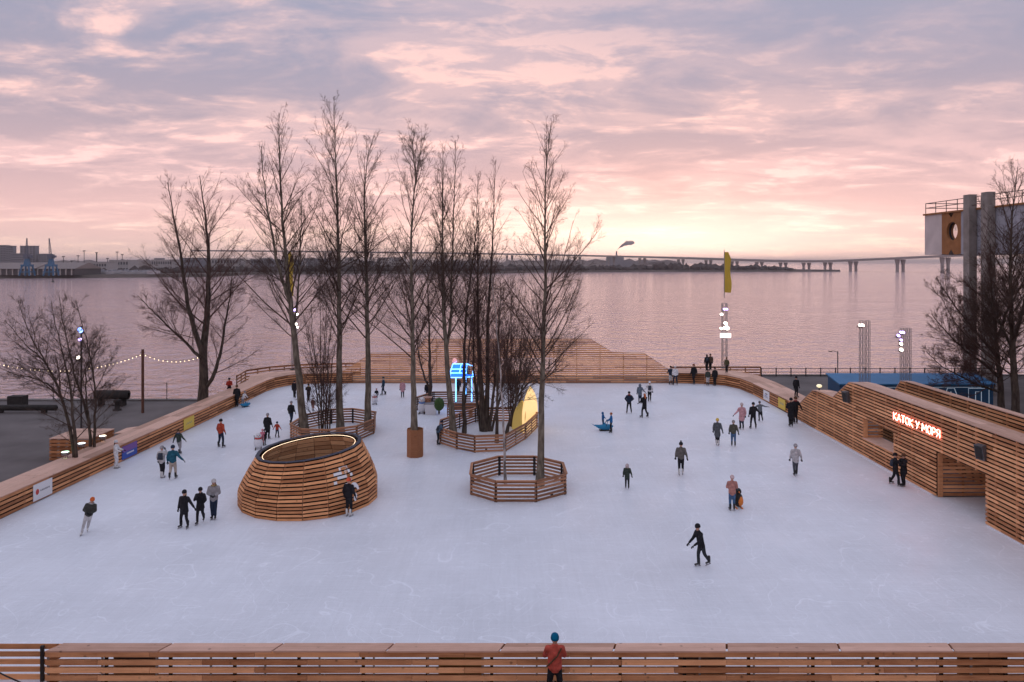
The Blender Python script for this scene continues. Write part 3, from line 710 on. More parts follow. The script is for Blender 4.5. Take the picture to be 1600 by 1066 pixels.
# passage walls that run back from the gate, and window lining
for d in (38.95, 34.75):
    for k in range(11): slat(t, (X1 + .06, d), (26.1, d), .05 + k * .2, .19 + k * .2, W_WALL)
    for xx in (X1 + .12, 23.9, 25.3): box('upright', (xx, d + .07, 1.15), (.07, .07, 2.3), W_POST, t)
for k in range(9): box('ceiling_board', (X1 + .3 + k * .4, 36.85, 2.38), (.38, 4.3, .04), W_WALL, t)
for dd in (43.26, 47.14):
    for k in range(6): slat(t, (X1 + .05, dd), (X1 + 1.2, dd), 1.19 + k * .2, 1.33 + k * .2, W_WALL)
box('window_sill', (X1 + .5, 45.2, 1.16), (1.2, 3.9, .05), W_CAP, t)
for k in range(6): slat(t, (X1 + 1.9, 43.3), (X1 + 1.9, 47.1), 1.0 + k * .24, 1.14 + k * .24, W_RING)
for dd, z_a, z_b in ((38.87, .02, 2.33), (34.83, .02, 2.33), (47.07, 1.19, 2.36), (43.33, 1.19, 2.36)): box('jamb_board', (X1 + .07, dd, (z_a + z_b) / 2), (.26, .05, z_b - z_a), W_WALL, t)
# base snow ridge along the house foot
for a, b in ((58, 39.2), (34.6, 22)):
    box('snow_edging', (X1 - .16, (a + b) / 2, .02), (.16, a - b, .05), snow_m, t)

# ---- front barrier
random.seed(41)
FR = [(.04, .185), (.262, .407), (.487, .632), (.712, .857), (.945, 1.09)]
t = thing('rink_barrier', (0, 21.9, 0), 'inner slatted barrier along the near edge of the ice', 'barrier', 'rink barriers')
inner = [(-25.3, 21.86), (26, 21.86)]
run_boards(t, inner, [(.02, .17), (.245, .39), (.47, .615), (.695, .84), (.92, 1.065)], W_FENCE, 3.9); posts_along(t, [(-25.3, 21.78), (26, 21.78)], 1.93, 0, 1.05, (.09, .07), W_DARK)
t = thing('rink_barrier', (0, 21.4, 0), 'near slatted barrier with flat cap at the bottom of the picture', 'barrier', 'rink barriers')
outer_ = [(-13.55, 21.36), (26, 21.36)]
run_boards(t, outer_, FR, W_WALL, 3.1); posts_along(t, [(-13.5, 21.42), (26, 21.42)], 1.56, 0, 1.08, (.05, .05), STEEL)
cap_boards(t, [Vector((-13.55, 21.33)), Vector((26, 21.33))], [Vector((-13.3, 21.78)), Vector((26, 21.78))], 1.135, W_CAP, lanes=2, blen=3.3)
for k in range(5): slat(t, (-13.55, 21.4), (-13.35, 21.75), FR[k][0], FR[k][1], W_WALL)
bl_m = mat('banner_back_olive', (.22, .16, .03), .8); gy_m = mat('banner_back_grey', (.10, .09, .085), .8); bk_m = mat('banner_back_black', (.03, .028, .03), .8)
def plank(name, label, cat, c, size, m, group=None, rotz=0): o = box(name, c, size, m, None, rotz); return tag(o, label, cat, group)
for x0, x1, m_, lb in ((685, 756, bl_m, 'olive yellow banner seen from behind through the near barrier'), (177, 247, gy_m, 'grey banner seen from behind at the left of the near barrier'), (1060, 1134, gy_m, 'grey banner seen from behind right of the red jacketed onlooker'), (1496, 1572, bk_m, 'black banner seen from behind at the right of the near barrier')):
    a = (x0 - CX) / PXF * 21.9; b = (x1 - CX) / PXF * 21.9; plank('banner', lb, 'banner', ((a + b) / 2, 21.92, .56), (b - a, .02, .92), m_, 'banners on the near barrier')

# ---- ring fences round the trees
def ring(name, label, poly, rows, m, cat='fence', group='ring fences round the trees', gap=(), capm=None, h=1.1, double=True):
    c = sum((Vector(p) for p in poly), Vector((0, 0))) / len(poly)
    t = thing(name, (c.x, c.y, 0), label, cat, group); n = len(poly)
    for i in range(n):
        if i in gap: continue
        a, b = Vector(poly[i]), Vector(poly[(i + 1) % n]); L_ = (b - a).length
        for z0, z1 in rows: slat(t, a.lerp(b, .006), a.lerp(b, .994), z0, z1, m, .032, random.uniform(-.004, .004))
        slat(t, a.lerp(b, .004), a.lerp(b, .996), h, h + .03, capm or m, .15, name='top_rail')
        inn = Vector((-(b - a).y, (b - a).x)).normalized() * .05
        if (c - a).dot(inn) < 0: inn = -inn
        for f in ([.03, .97] if double else [.03]) + ([.5] if L_ > 2.6 else []):
            p = a.lerp(b, f) + inn; box('post', (p.x, p.y, h / 2), (.06, .06, h), W_DARK, t, math.atan2((b - a).y, (b - a).x))
    return t
RW = [(.04, .16), (.235, .355), (.43, .55), (.625, .745), (.82, .94), (.985, 1.095)]
random.seed(51)
octo = [(-2.22, 39.2), (-.86, 38.0), (1.26, 38.0), (2.9, 39.3), (2.86, 41.5), (1.32, 42.9), (-.75, 42.9), (-2.25, 41.4)]
ring('octagonal_fence', 'octagonal slatted fence round the birch and the nearest tall poplar', octo, RW, W_RING)
ringA = [(-15.5, 51.4), (-15.3, 54.7), (-13.9, 56.6), (-12.3, 56.9), (-10.3, 55.6), (-9.95, 53.2), (-10.7, 50.9), (-12.4, 49.7), (-14.3, 49.9)]
ring('ring_fence', 'round slatted fence enclosing the poplars behind the wooden barrel', ringA, RW, W_RING)
ringB = [(-4.95, 50.3), (-3.7, 48.8), (-2.45, 47.9), (-.4, 48.2), (1.0, 51.6), (1.95, 55.3), (.3, 57.2), (-2.8, 57.2), (-5.1, 52.8)]
ring('ring_fence', 'slatted fence round the clump of trees beside the glowing yellow panel', ringB, RW, W_RING)
ringC = [(-8.0, 61.6), (-6.9, 64.2), (-2.9, 64.2), (-2.2, 61.5), (-2.9, 58.9), (-5.2, 58.6)]
ring('ring_fence', 'rear slatted enclosure around the blue neon frame', ringC, RW, W_RING, gap=(5,))
# snow lying inside the rings
def snow_patch(poly, nm, h=.12):
    c = sum((Vector(p) for p in poly), Vector((0, 0))) / len(poly); V = [(c.x, c.y, h)]; F = []; n = len(poly)
    for r_, z in ((.55, h * .8), (.96, .004)):
        for p in poly: q = c.lerp(Vector(p), r_); V.append((q.x, q.y, z + (random.uniform(-.03, .03) if r_ < .9 else 0)))
    for i in range(n): F += [(0, 1 + i, 1 + (i + 1) % n), (1 + i, 1 + n + i, 1 + n + (i + 1) % n, 1 + (i + 1) % n)]
    structure(put('snow_bed', mesh('snow', V, F, [snow_m], True)))
snow_patch(octo, 'a'); snow_patch(ringA, 'b'); snow_patch(ringB, 'c')

# ---- barrel
random.seed(61)
BC, BR, NB, NR = Vector((-10.66, 38.75)), 3.56, 18, 15
t = thing('slatted_barrel', (BC.x, BC.y, 0), 'big open slatted wooden barrel with white lettering, tilted rim, on the ice', 'wooden barrel')
def rim(a): return 2.68 + .27 * math.cos(a - R(20))
def br(f): return BR * (1 - .245 * max(0, f - .30) ** 1.25 / .70 ** 1.25)
W_BAR = wood('barrel_larch', (.34, .13, .05), (.88, .42, .19))
def bpt(a, f, k=0.0): r_ = br(f) + k; return Vector((BC.x + math.cos(a) * r_, BC.y + math.sin(a) * r_, f * rim(a)))
def bslat(i, f0, f1, k, m, name='slat', th=.05):
    a0 = 2 * math.pi * (i + .012) / NB; a1 = 2 * math.pi * (i + .988) / NB
    P = [bpt(a0, f0, k), bpt(a1, f0, k), bpt(a1, f0, k - th), bpt(a0, f0, k - th), bpt(a0, f1, k), bpt(a1, f1, k), bpt(a1, f1, k - th), bpt(a0, f1, k - th)]
    c = sum(P, Vector()) / 8; ang = math.atan2((P[1] - P[0]).y, (P[1] - P[0]).x); ca, sa = math.cos(-ang), math.sin(-ang)
    V = [((p - c).x * ca - (p - c).y * sa, (p - c).x * sa + (p - c).y * ca, (p - c).z) for p in P]
    return put(name, mesh(name, V, [tuple(reversed(f)) for f in BOXF], [m]), t, c, ang)
for r_ in range(NR):
    for i in range(NB):
        f0 = (r_ + .06) / NR; f1 = (r_ + .68) / NR
        bslat(i, f0, f1, random.uniform(-.008, .008), W_BAR, th=.032)
for i in range(NB):
    a = 2 * math.pi * i / NB
    put('rib', tubemesh('rib', [[bpt(a, k / 8, -.13) - Vector((BC.x, BC.y, 0)) for k in range(9)]], .045, W_POST, 6), t, (BC.x, BC.y, 0))
for i in range(NB * 4): bslat(i // 4, (0, .28, .55, .78)[i % 4], (.28, .55, .78, .99)[i % 4], -.15, mat('gap_shade_black', (.012, .010, .010), .95), 'gap_shade', .01)  # black sheets added inside the slats to darken the gaps like shade
blue_cap = mat('rim_felt', (.06, .065, .09), .7)
V, F = [], []
for i in range(NB):
    a = 2 * math.pi * i / NB
    for k, z in ((.02, 0), (.02, .04), (-.17, .04), (-.17, 0)):
        p = bpt(a, 1.0, k); V.append((p.x - BC.x, p.y - BC.y, p.z + z))
for i in range(NB):
    j = (i + 1) % NB; F += [(4 * i + k, 4 * j + k, 4 * j + (k + 1) % 4, 4 * i + (k + 1) % 4) for k in range(4)]
put('rim', mesh('rim', V, [tuple(reversed(f)) for f in F], [blue_cap]), t, (BC.x, BC.y, 0))
led = mat('warm_led', (1, .8, .6), .5, emit=(1, .74, .48), estr=2)
put('light_strip', tubemesh('led', [[bpt(2 * math.pi * i / 36, .975, -.37) - Vector((BC.x, BC.y, 0)) for i in range(37)]], .009, led, 5), t, (BC.x, BC.y, 0))
W_LIN = wood('barrel_lining', (.34, .16, .07), (.72, .41, .21))
for r_ in range(10):                                     # inner lining boards, upright of the cone
    for i in range(NB):
        f0 = (r_ + .04) / 10.6; f1 = (r_ + .92) / 10.6
        bslat(i, f0, f1, -.30, W_LIN, 'lining_board', .03)
# white mark painted on the outer boards: strokes, an arc and a dot, following the boards
white_p = mat('white_paint', (.80, .80, .82), .6)
def decal(a0, a1, f0, f1, slant=0.0):
    V = []
    for k in (.018, .014):
        for a, f in ((a0, f0), (a1, f0), (a1 + slant, f1), (a0 + slant, f1)):
            # flat on the facet: interpolate between facet corners
            q = a / (2 * math.pi) * NB; i = math.floor(q); fr_ = q - i; p = bpt(2 * math.pi * i / NB, f, k).lerp(bpt(2 * math.pi * (i + 1) / NB, f, k), fr_); V.append(p - Vector((BC.x, BC.y, 0)))
    put('painted_mark', mesh('mark', V, [(0, 1, 2, 3), (7, 6, 5, 4), (0, 4, 5, 1), (1, 5, 6, 2), (2, 6, 7, 3), (3, 7, 4, 0)], [white_p]), t, (BC.x, BC.y, 0))
def rowf(r_, a=.08, b=.78): return (r_ + a) / NR, (r_ + b) / NR
A_ = lambda deg: R(deg)
for r_, a0, a1 in ((11, -47, -38), (10, -53, -45), (10, -42, -36), (9, -50, -41), (9, -37, -34), (8, -54, -51), (8, -40, -37), (7, -44, -41)):
    lo, hi = rowf(r_); decal(A_(a0), A_(a1), lo, hi)
def surf(a, f, k=.03):
    q = R(a) / (2 * math.pi) * NB; i = math.floor(q); return bpt(2 * math.pi * i / NB, f, k).lerp(bpt(2 * math.pi * (i + 1) / NB, f, k), q - i) - Vector((BC.x, BC.y, 0))
dot = [surf(-36.2 + 1.9 * math.cos(x * math.pi / 8), .255 + .072 * math.sin(x * math.pi / 8)) for x in range(16)]
put('painted_mark', mesh('mark', dot, [tuple(range(16))], [white_p]), t, (BC.x, BC.y, 0))
arc_o, arc_i = [], []
for x in range(11):
    an = R(205 - x * 21); arc_o.append(surf(-36.2 + 5.2 * math.cos(an), .375 + .125 * math.sin(an))); arc_i.append(surf(-36.0 + 2.6 * math.cos(an), .365 + .055 * math.sin(an)))
put('painted_mark', mesh('mark', arc_o + arc_i, [(k, k + 1, 12 + k, 11 + k) for k in range(10)], [white_p]), t, (BC.x, BC.y, 0))
# ================================================================== TREES
def bark(name, c0, c1, sc_=6.0):
    m = bpy.data.materials.new(name); m.use_nodes = True; t = m.node_tree; b = t.nodes['Principled BSDF']; b.inputs['Roughness'].default_value = .95; b.inputs['Specular IOR Level'].default_value = .1
    tcn = t.nodes.new('ShaderNodeTexCoord'); mp = t.nodes.new('ShaderNodeMapping'); mp.inputs['Scale'].default_value = (1, 1, .3); t.links.new(tcn.outputs['Object'], mp.inputs[0])
    n = t.nodes.new('ShaderNodeTexNoise'); n.inputs['Scale'].default_value = sc_; n.inputs['Detail'].default_value = 6; t.links.new(mp.outputs[0], n.inputs['Vector'])
    r = t.nodes.new('ShaderNodeValToRGB'); r.color_ramp.elements[0].position = .35; r.color_ramp.elements[1].position = .68; r.color_ramp.elements[0].color = (*c0, 1); r.color_ramp.elements[1].color = (*c1, 1)
    t.links.new(n.outputs['Fac'], r.inputs[0]); t.links.new(r.outputs[0], b.inputs['Base Color'])
    bp = t.nodes.new('ShaderNodeBump'); bp.inputs['Strength'].default_value = .5; bp.inputs['Distance'].default_value = .03; t.links.new(n.outputs['Fac'], bp.inputs['Height']); t.links.new(bp.outputs[0], b.inputs['Normal'])
    return m
BK = bark('poplar_bark', (.095, .078, .060), (.24, .205, .16)); BK_D = bark('dark_bark', (.045, .034, .028), (.115, .09, .072)); BK_W = bark('birch_bark', (.10, .085, .075), (.58, .52, .50), 4)
TW = mat('twig_bark', (.085, .055, .045), .95, spec=.1); TW_R = mat('red_twig_bark', (.105, .058, .05), .95, spec=.1); TW_B = mat('birch_twig', (.09, .058, .052), .95, spec=.1)

def nrm(a): return a / (np.linalg.norm(a, axis=-1, keepdims=True) + 1e-9)
def grow_lines(rg, o, d, Ln, K, bend, jit):
    P = np.empty((len(o), K, 3)); P[:, 0] = o; st = (Ln / (K - 1))[:, None]; d = nrm(d)
    for k in range(1, K):
        d = nrm(d + np.array([0, 0, bend / (K - 1)]) + rg.normal(0, jit, d.shape)); P[:, k] = P[:, k - 1] + d * st
    return P
def sample(P, i, t):
    K = P.shape[1]; f = t * (K - 1); k = np.minimum(f.astype(int), K - 2); w = (f - k)[:, None]
    return P[i, k] * (1 - w) + P[i, k + 1] * w, nrm(P[i, k + 1] - P[i, k])
def sprout(rg, P, Ln, r0, n, tlo, thi, ang, lf, rf, rmin, lmin=.2, taper=.55):
    N_ = len(P); i = rg.choice(N_, size=int(N_ * n), p=Ln ** .9 / (Ln ** .9).sum()); t = rg.uniform(tlo, thi, len(i)); o, tg = sample(P, i, t)
    rnd = rg.normal(size=tg.shape); side = nrm(np.cross(tg, rnd)); a = np.radians(rg.normal(ang, 8, len(i)))[:, None]
    d = tg * np.cos(a) + side * np.sin(a)
    L_ = np.maximum(Ln[i] * lf * (1 - taper * t) * rg.uniform(.55, 1.2, len(i)), lmin)
    r = np.maximum(np.minimum(r0[i] * (1 - .75 * t) * .8, L_ * rf), rmin)
    return o, d, L_, r
def tree(name, label, stems, seed, n1=46, t0=.25, Lmax=4.0, ang=(48, 30), n2=9, n3=6, n4=0, bend=.55, bk=BK, tw=TW, rmin=.0085, shape=.62, group='bare trees', tip=.12, sag=0.0, cat='tree', keep=None, lmul=1.22):
    """stems: list of (points, base radius, top radius); branches are grown in the round from each stem"""
    rg = np.random.default_rng(seed); base = Vector(stems[0][0][0]); b0 = np.array(base)
    t = thing(name, base, label, cat, group)
    tv, tf, tn = [], [], 0; cv, cf, cn = [], [], 0
    def addc(v_, q_):
        nonlocal cn
        cv.append(v_); cf.append(q_ + cn); cn += len(v_)
    for si, (pts, ra, rb) in enumerate(stems):
        P0 = np.array([tuple(p) for p in pts], float); seg = np.r_[0, np.cumsum(np.linalg.norm(np.diff(P0, axis=0), axis=1))]; T_ = seg / seg[-1]; K = 22
        tt = np.linspace(0, 1, K)
        # smooth the stem with a Catmull-like resample plus a little wander
        S_ = np.stack([np.interp(tt, T_, P0[:, c]) for c in range(3)], 1)
        for _ in range(2): S_[1:-1] = (S_[:-2] + 2 * S_[1:-1] + S_[2:]) / 4
        S_[1:-1] += rg.normal(0, .02, (K - 2, 3)); Ls = seg[-1]
        rad = rb + (ra - rb) * (1 - tt) ** 1.25
        if si == 0: rad[0] *= 1.35; rad[1] *= 1.08
        v_, q_ = tubes(S_[None] - b0, rad[None], 9); tv.append(v_); tf.append(q_ + tn); tn += len(v_)
        sc_ = min(1.0, (Ls / max(6.0, np.linalg.norm(np.diff(np.array([tuple(p) for p in stems[0][0]]), axis=0), axis=1).sum())) ** .6)
        n = max(6, int(n1 * sc_)); f = (np.arange(n) + rg.uniform(0, .9, n)) / n; tb = (t0 if si == 0 else max(.08, t0 - .2)); ts = tb + (.985 - tb) * f
        o, tg = sample(S_[None], np.zeros(n, int), ts); az_ = np.arange(n) * 2.399 + rg.normal(0, .5, n) + si
        e1 = nrm(np.cross(tg, np.tile([0.2, .9, 0.1], (n, 1)))); e2 = np.cross(tg, e1); a = np.radians(ang[0] + (ang[1] - ang[0]) * f + rg.normal(0, 6, n))[:, None]
        d = tg * np.cos(a) + (e1 * np.cos(az_)[:, None] + e2 * np.sin(az_)[:, None]) * np.sin(a)
        L1 = lmul * Lmax * sc_ * ((1 - f) ** shape * (1 - tip) + tip) * rg.uniform(.5, 1.2, n)
        rs = np.interp(ts, tt, rad); r1 = np.minimum(rs * .5, .006 + L1 * .0085)
        m2 = n2 * 1.05 * sc_ ** .7; m3 = n3 * 1.15; rmin_ = rmin * .66; bend_ = bend * .62
        P1 = grow_lines(rg, o, d, L1 * 1.12, 9, bend_, .055); k1 = np.linspace(0, 1, 9)
        v_, q_ = tubes(P1 - b0, r1[:, None] * (1 - .78 * k1)[None], 5); addc(v_, q_)
        o, d, L2, r2 = sprout(rg, P1, L1, r1, m2, .12, .97, 35, .46, .0062, rmin_ * 1.2, .3)
        P2 = grow_lines(rg, o, d, L2, 5, bend_ * .5 - sag, .08); v_, q_ = tubes(P2 - b0, r2[:, None] * (1 - .6 * np.linspace(0, 1, 5))[None], 4); addc(v_, q_)
        o, d, L3, r3 = sprout(rg, P2, L2, r2, m3, .12, 1.0, 36, .52, .0055, rmin_, .2)
        P3 = grow_lines(rg, o, d, L3, 3, bend_ * .3 - sag, .12); v_, q_ = tubes(P3 - b0, r3[:, None] * (1 - .5 * np.linspace(0, 1, 3))[None], 3); addc(v_, q_)
        if n4:
            o, d, L4, r4 = sprout(rg, P3, L3, r3, n4 * 1.3, .2, 1.0, 42, .55, .0065, rmin_ * .9, .12)
            P4 = grow_lines(rg, o, d, L4, 3, 0, .12); v_, q_ = tubes(P4 - b0, r4[:, None] * (1 - .4 * np.linspace(0, 1, 3))[None], 3); addc(v_, q_)
    put('trunk', fast('trunk', np.concatenate(tv), np.concatenate(tf), bk), t, base)
    put('crown', fast('crown', np.concatenate(cv), np.concatenate(cf), tw), t, base)
    return t
def stem(px, d0, ra, rb, dd=0.0, zb=None):
    """stem through photo pixels at distance d0 (drifting by dd towards its tip)"""
    n = len(px); P = [D(x, y, d0 + dd * i / max(1, n - 1)) for i, (x, y) in enumerate(px)]
    if zb is not None: P[0].z = zb
    return (P, ra, rb)
def gy(d, z=0.0): return HZ + (H - z) * PXF / d          # picture row of height z at distance d

# big quay tree, two main limbs (outside the left barrier)
d = 62.5
tree('bare_quay_tree', 'big spreading bare tree on the quay left of the rink, forked low', [
    stem([(318, gy(d)), (318, 590), (317, 555), (322, 520), (325, 470), (327, 420), (325, 370), (318, 320), (312, 275)], d, .44, .03, 1.5),
    stem([(317, 556), (305, 520), (294, 480), (286, 420), (278, 370), (270, 330), (262, 285)], d, .24, .03, -1.5),
    stem([(320, 608), (336, 585), (346, 545), (352, 505), (360, 460), (364, 420)], d, .18, .03, 1.0),
    stem([(314, 560), (290, 535), (262, 510), (238, 485), (215, 462)], d, .14, .025, 1.8)],
    101, n1=44, t0=.30, Lmax=6.2, ang=(54, 34), lmul=1.0, shape=.75, tip=.20, n2=9, n3=6, n4=1, bk=BK_D, tw=TW_R, bend=.5, rmin=.010)
# poplars in the ring behind the barrel
d = 51.6
tree('bare_poplar', 'tall forked bare poplar leaning left, leftmost of the ring behind the barrel', [
    stem([(477, gy(d)), (472, 640), (466, 580), (460, 530), (454, 480), (449, 430), (443, 360), (439, 291), (437, 235), (436, 176)], d, .30, .02),
    stem([(452, 470), (444, 445), (434, 415), (424, 360), (416, 318), (411, 270), (408, 228)], d, .13, .02, -1.2),
    stem([(460, 505), (466, 460), (469, 400), (471, 350), (472, 302)], d, .09, .02, 1.6)],
    102, n1=54, t0=.30, Lmax=5.4, ang=(46, 26), lmul=1.0, shape=.75, tip=.20, n2=8, n3=6, n4=1, bend=.55, rmin=.009)
d = 52.6
tree('bare_poplar', 'tallest bare poplar, single straight trunk in the ring behind the barrel', [stem([(532, gy(d)), (530, 600), (530, 500), (530, 430), (528, 360), (526, 290), (524, 234), (522, 160)], d, .27, .018)],
     103, n1=66, t0=.28, Lmax=5.6, ang=(46, 25), lmul=1.0, shape=.75, tip=.20, n2=9, n3=6, n4=1, rmin=.009)
d = 54.3
tree('bare_poplar', 'slightly bent bare poplar, rightmost of the ring behind the barrel', [stem([(575, gy(d)), (574, 620), (576, 560), (573, 500), (573, 440), (570, 370), (569, 290), (573, 245), (584, 212)], d, .26, .018)],
     104, n1=60, t0=.30, Lmax=5.2, ang=(46, 25), lmul=1.0, shape=.75, tip=.20, n2=9, n3=6, n4=1, rmin=.009)
d = 51.8
random.seed(5)
sh = [stem([(503, gy(d)), (502, 640), (498, 600), (492, 560), (488, 520), (486, 480)], d, .07, .015)]
for k, (x1, y1) in enumerate(((470, 470), (500, 452), (512, 440), (524, 462), (540, 490), (478, 500), (514, 480))):
    sh.append(stem([(500 + k * 2.5, gy(d) - 2), (500 + k * 2.6 + (x1 - 505) * .12, 620), (503 + (x1 - 505) * .5, 550), (x1, y1)], d, .055, .012, random.uniform(-1.5, 1.5)))
tree('bare_shrub', 'thicket of thin bare stems between the poplars behind the barrel', sh, 105, n1=18, t0=.2, Lmax=2.0, ang=(40, 30), n2=7, n3=5, bk=BK_D, tw=TW_R, rmin=.008, cat='shrub')
# planter poplar
d = 47.1
tree('bare_poplar', 'bare poplar growing from the tall wooden planter', [
    stem([(647, gy(d, 1.3)), (646, 600), (645, 540), (644, 478), (643, 420), (642, 366), (645, 320), (650, 278), (655, 240), (665, 208)], d, .21, .015),
    stem([(650, 285), (647, 255), (644, 228), (643, 198)], d, .05, .014, .4)], 106, n1=54, t0=.24, Lmax=5.2, ang=(44, 25), lmul=1.0, shape=.75, tip=.20, n2=8, n3=6, n4=1, rmin=.0085)
# clump in the ring with the yellow panel
d = 52.0
tree('bare_poplar', 'bare poplar forking into two slim tops at the left end of the middle clump', [
    stem([(709, gy(d)), (704, 630), (699, 575), (696, 530), (692, 480), (691, 400), (691, 321), (693, 275), (692, 230)], d, .24, .016),
    stem([(697, 545), (702, 528), (705, 478), (707, 400), (708, 335), (711, 270), (712, 222)], d, .12, .016, 1.5)], 107, n1=48, t0=.32, Lmax=5.0, ang=(42, 24), lmul=1.0, shape=.75, tip=.20, n2=8, n3=6, n4=1, bk=BK, rmin=.009)
d = 53.0
tree('bare_poplar', 'slim dark bare tree leaning right in the middle clump', [stem([(725, gy(d)), (725, 620), (725, 560), (727, 500), (735, 430), (743, 380), (746, 330), (747, 272)], d, .15, .014)],
     108, n1=46, t0=.35, Lmax=4.0, ang=(42, 25), lmul=1.0, shape=.75, tip=.20, n2=8, n3=6, bk=BK_D, rmin=.009)
d = 53.6
tree('bare_clump_tree', 'thick many-stemmed dark tree in the centre of the middle clump', [
    stem([(757, gy(d)), (754, 640), (750, 580), (746, 505), (747, 430), (746, 370), (748, 320)], d, .24, .016),
    stem([(760, gy(d) - 1), (762, 620), (762, 560), (762, 492), (766, 440), (770, 377), (772, 320), (774, 250)], d, .20, .015, 1.0),
    stem([(764, gy(d) - 1), (771, 620), (775, 560), (780, 500), (786, 440)], d, .14, .015, -1.0),
    stem([(752, gy(d) - 1), (744, 620), (739, 560), (741, 500), (744, 450)], d, .13, .015, 1.0),
    stem([(768, gy(d) - 1), (780, 630), (788, 580), (796, 520), (800, 460)], d, .10, .014, .6)], 109, n1=46, t0=.35, Lmax=4.0, ang=(42, 26), lmul=1.0, shape=.75, tip=.20, n2=8, n3=6, bk=BK_D, tw=TW_R, rmin=.0088)
d = 50.2
tree('bare_clump_tree', 'straight dark stem at the front of the middle clump', [stem([(776, gy(d)), (777, 620), (778, 560), (780, 500), (783, 450)], d, .13, .016)], 110, n1=22, t0=.4, Lmax=2.2, n2=7, n3=5, bk=BK_D, tw=TW_R, rmin=.0085)
d = 52.8
tree('leaning_bare_tree', 'low leaning bare tree bending right in front of the yellow panel', [
    stem([(791, gy(d)), (797, 655), (806, 630), (815, 608), (830, 596), (852, 586), (880, 578)], d, .13, .02, -2.0),
    stem([(806, 628), (806, 600), (812, 575), (824, 545), (836, 515)], d, .07, .015, 1.0),
    stem([(815, 608), (826, 580), (846, 556), (868, 535)], d, .06, .014, -1.0)], 111, n1=18, t0=.35, Lmax=2.3, ang=(48, 38), n2=8, n3=6, bk=BK_D, tw=TW, rmin=.0085, bend=.2)
d = 55.2; random.seed(9)
sh = [stem([(800, gy(d)), (802, 600), (806, 540), (812, 470)], d, .06, .014)]
for k, (x1, y1) in enumerate(((786, 450), (798, 430), (822, 440), (836, 452), (846, 480), (778, 490), (828, 500), (858, 510))):
    sh.append(stem([(797 + k, gy(d) - 2), (798 + k + (x1 - 806) * .2, 610), (804 + (x1 - 806) * .6, 540), (x1, y1)], d, .05, .012, random.uniform(-1.5, 1.5)))
tree('bare_shrub', 'reddish many-stemmed bare shrub right of the middle clump', sh, 112, n1=18, t0=.15, Lmax=2.0, ang=(38, 28), n2=8, n3=6, bk=BK_D, tw=TW_R, rmin=.0082, cat='shrub')
# trees of the rear enclosure
d = 62.6
tree('bare_clump_tree', 'dark bare tree rising from the rear enclosure', [stem([(673, gy(d)), (672, 590), (671, 540), (670, 492), (668, 440), (669, 400)], d, .17, .016), stem([(673, 612), (663, 590), (655, 560), (650, 520), (655, 480)], d, .10, .015, 1)], 113, n1=28, t0=.3, Lmax=2.6, n2=8, n3=6, bk=BK_D, rmin=.0095)
tree('bare_clump_tree', 'thin bare tree behind the blue neon frame', [stem([(726, gy(63.6)), (730, 580), (735, 520), (742, 470), (752, 420)], 63.6, .12, .016), stem([(745, gy(63.6)), (748, 570), (755, 500), (760, 440)], 63.6, .10, .016, .5)], 114, n1=24, t0=.3, Lmax=2.4, n2=8, n3=6, bk=BK_D, rmin=.0095)
# octagon trees
d = 40.6
tree('bare_poplar', 'large bare poplar in the octagonal fence, rightmost on the ice', [
    stem([(843, gy(d)), (845, 690), (847, 640), (848, 580), (849, 520), (852, 478), (852, 400), (851, 321), (854, 260), (861, 192)], d, .215, .014)],
    115, n1=66, t0=.27, Lmax=4.7, ang=(47, 25), lmul=1.0, shape=.75, tip=.20, n2=9, n3=6, n4=1, rmin=.0075, bend=.5)
d = 40.9
tree('birch', 'slender white birch in the octagonal fence', [stem([(790, gy(d)), (788, 700), (786, 650), (783, 600), (779, 540), (775, 500), (771, 460), (768, 430)], d, .085, .012)],
     116, n1=22, t0=.42, Lmax=1.5, ang=(42, 26), n2=6, n3=5, bk=BK_W, tw=TW_B, rmin=.0062)
# left foreground trees growing through the cap
p = Vector((-25.4, 42.7, 1.0))
tree('bare_cap_tree', 'bare many-branched tree growing through the left barrier cap, nearer one', [
    stem([(117, gy(42.7, .2)), (114, 690), (107, 660), (98, 625), (90, 600), (75, 575), (58, 545), (42, 515), (28, 470)], 42.7, .125, .012, .6),
    stem([(119, gy(42.7, .2)), (117, 670), (112, 645), (112, 610), (104, 580), (96, 545), (86, 505), (80, 470)], 42.7, .115, .012, -.8),
    stem([(99, 628), (76, 600), (50, 590), (22, 585), (-10, 570)], 42.7, .06, .012, 1.2), stem([(90, 602), (66, 560), (40, 540), (8, 500)], 42.7, .055, .012, -1)],
    117, n1=28, t0=.34, Lmax=3.4, ang=(48, 34), lmul=1.0, shape=.75, tip=.20, n2=8, n3=6, n4=1, bk=BK_D, rmin=.0072, bend=.35)
tree('bare_cap_tree', 'bare tree growing through the left barrier cap, farther one by the blue light mast', [
    stem([(143, gy(45.1, .2)), (141, 670), (134, 640), (124, 610), (112, 570), (104, 530), (96, 490), (92, 460)], 45.1, .105, .012, .5),
    stem([(147, gy(45.1, .2)), (148, 660), (150, 620), (146, 580), (138, 545), (128, 505), (118, 470)], 45.1, .10, .012, -.6), stem([(141, 665), (134, 625), (133, 585), (150, 550), (160, 520)], 45.1, .06, .012, .9)],
    118, n1=28, t0=.36, Lmax=3.0, ang=(46, 32), lmul=1.0, shape=.75, tip=.20, n2=8, n3=6, n4=1, bk=BK_D, rmin=.0075, bend=.4)
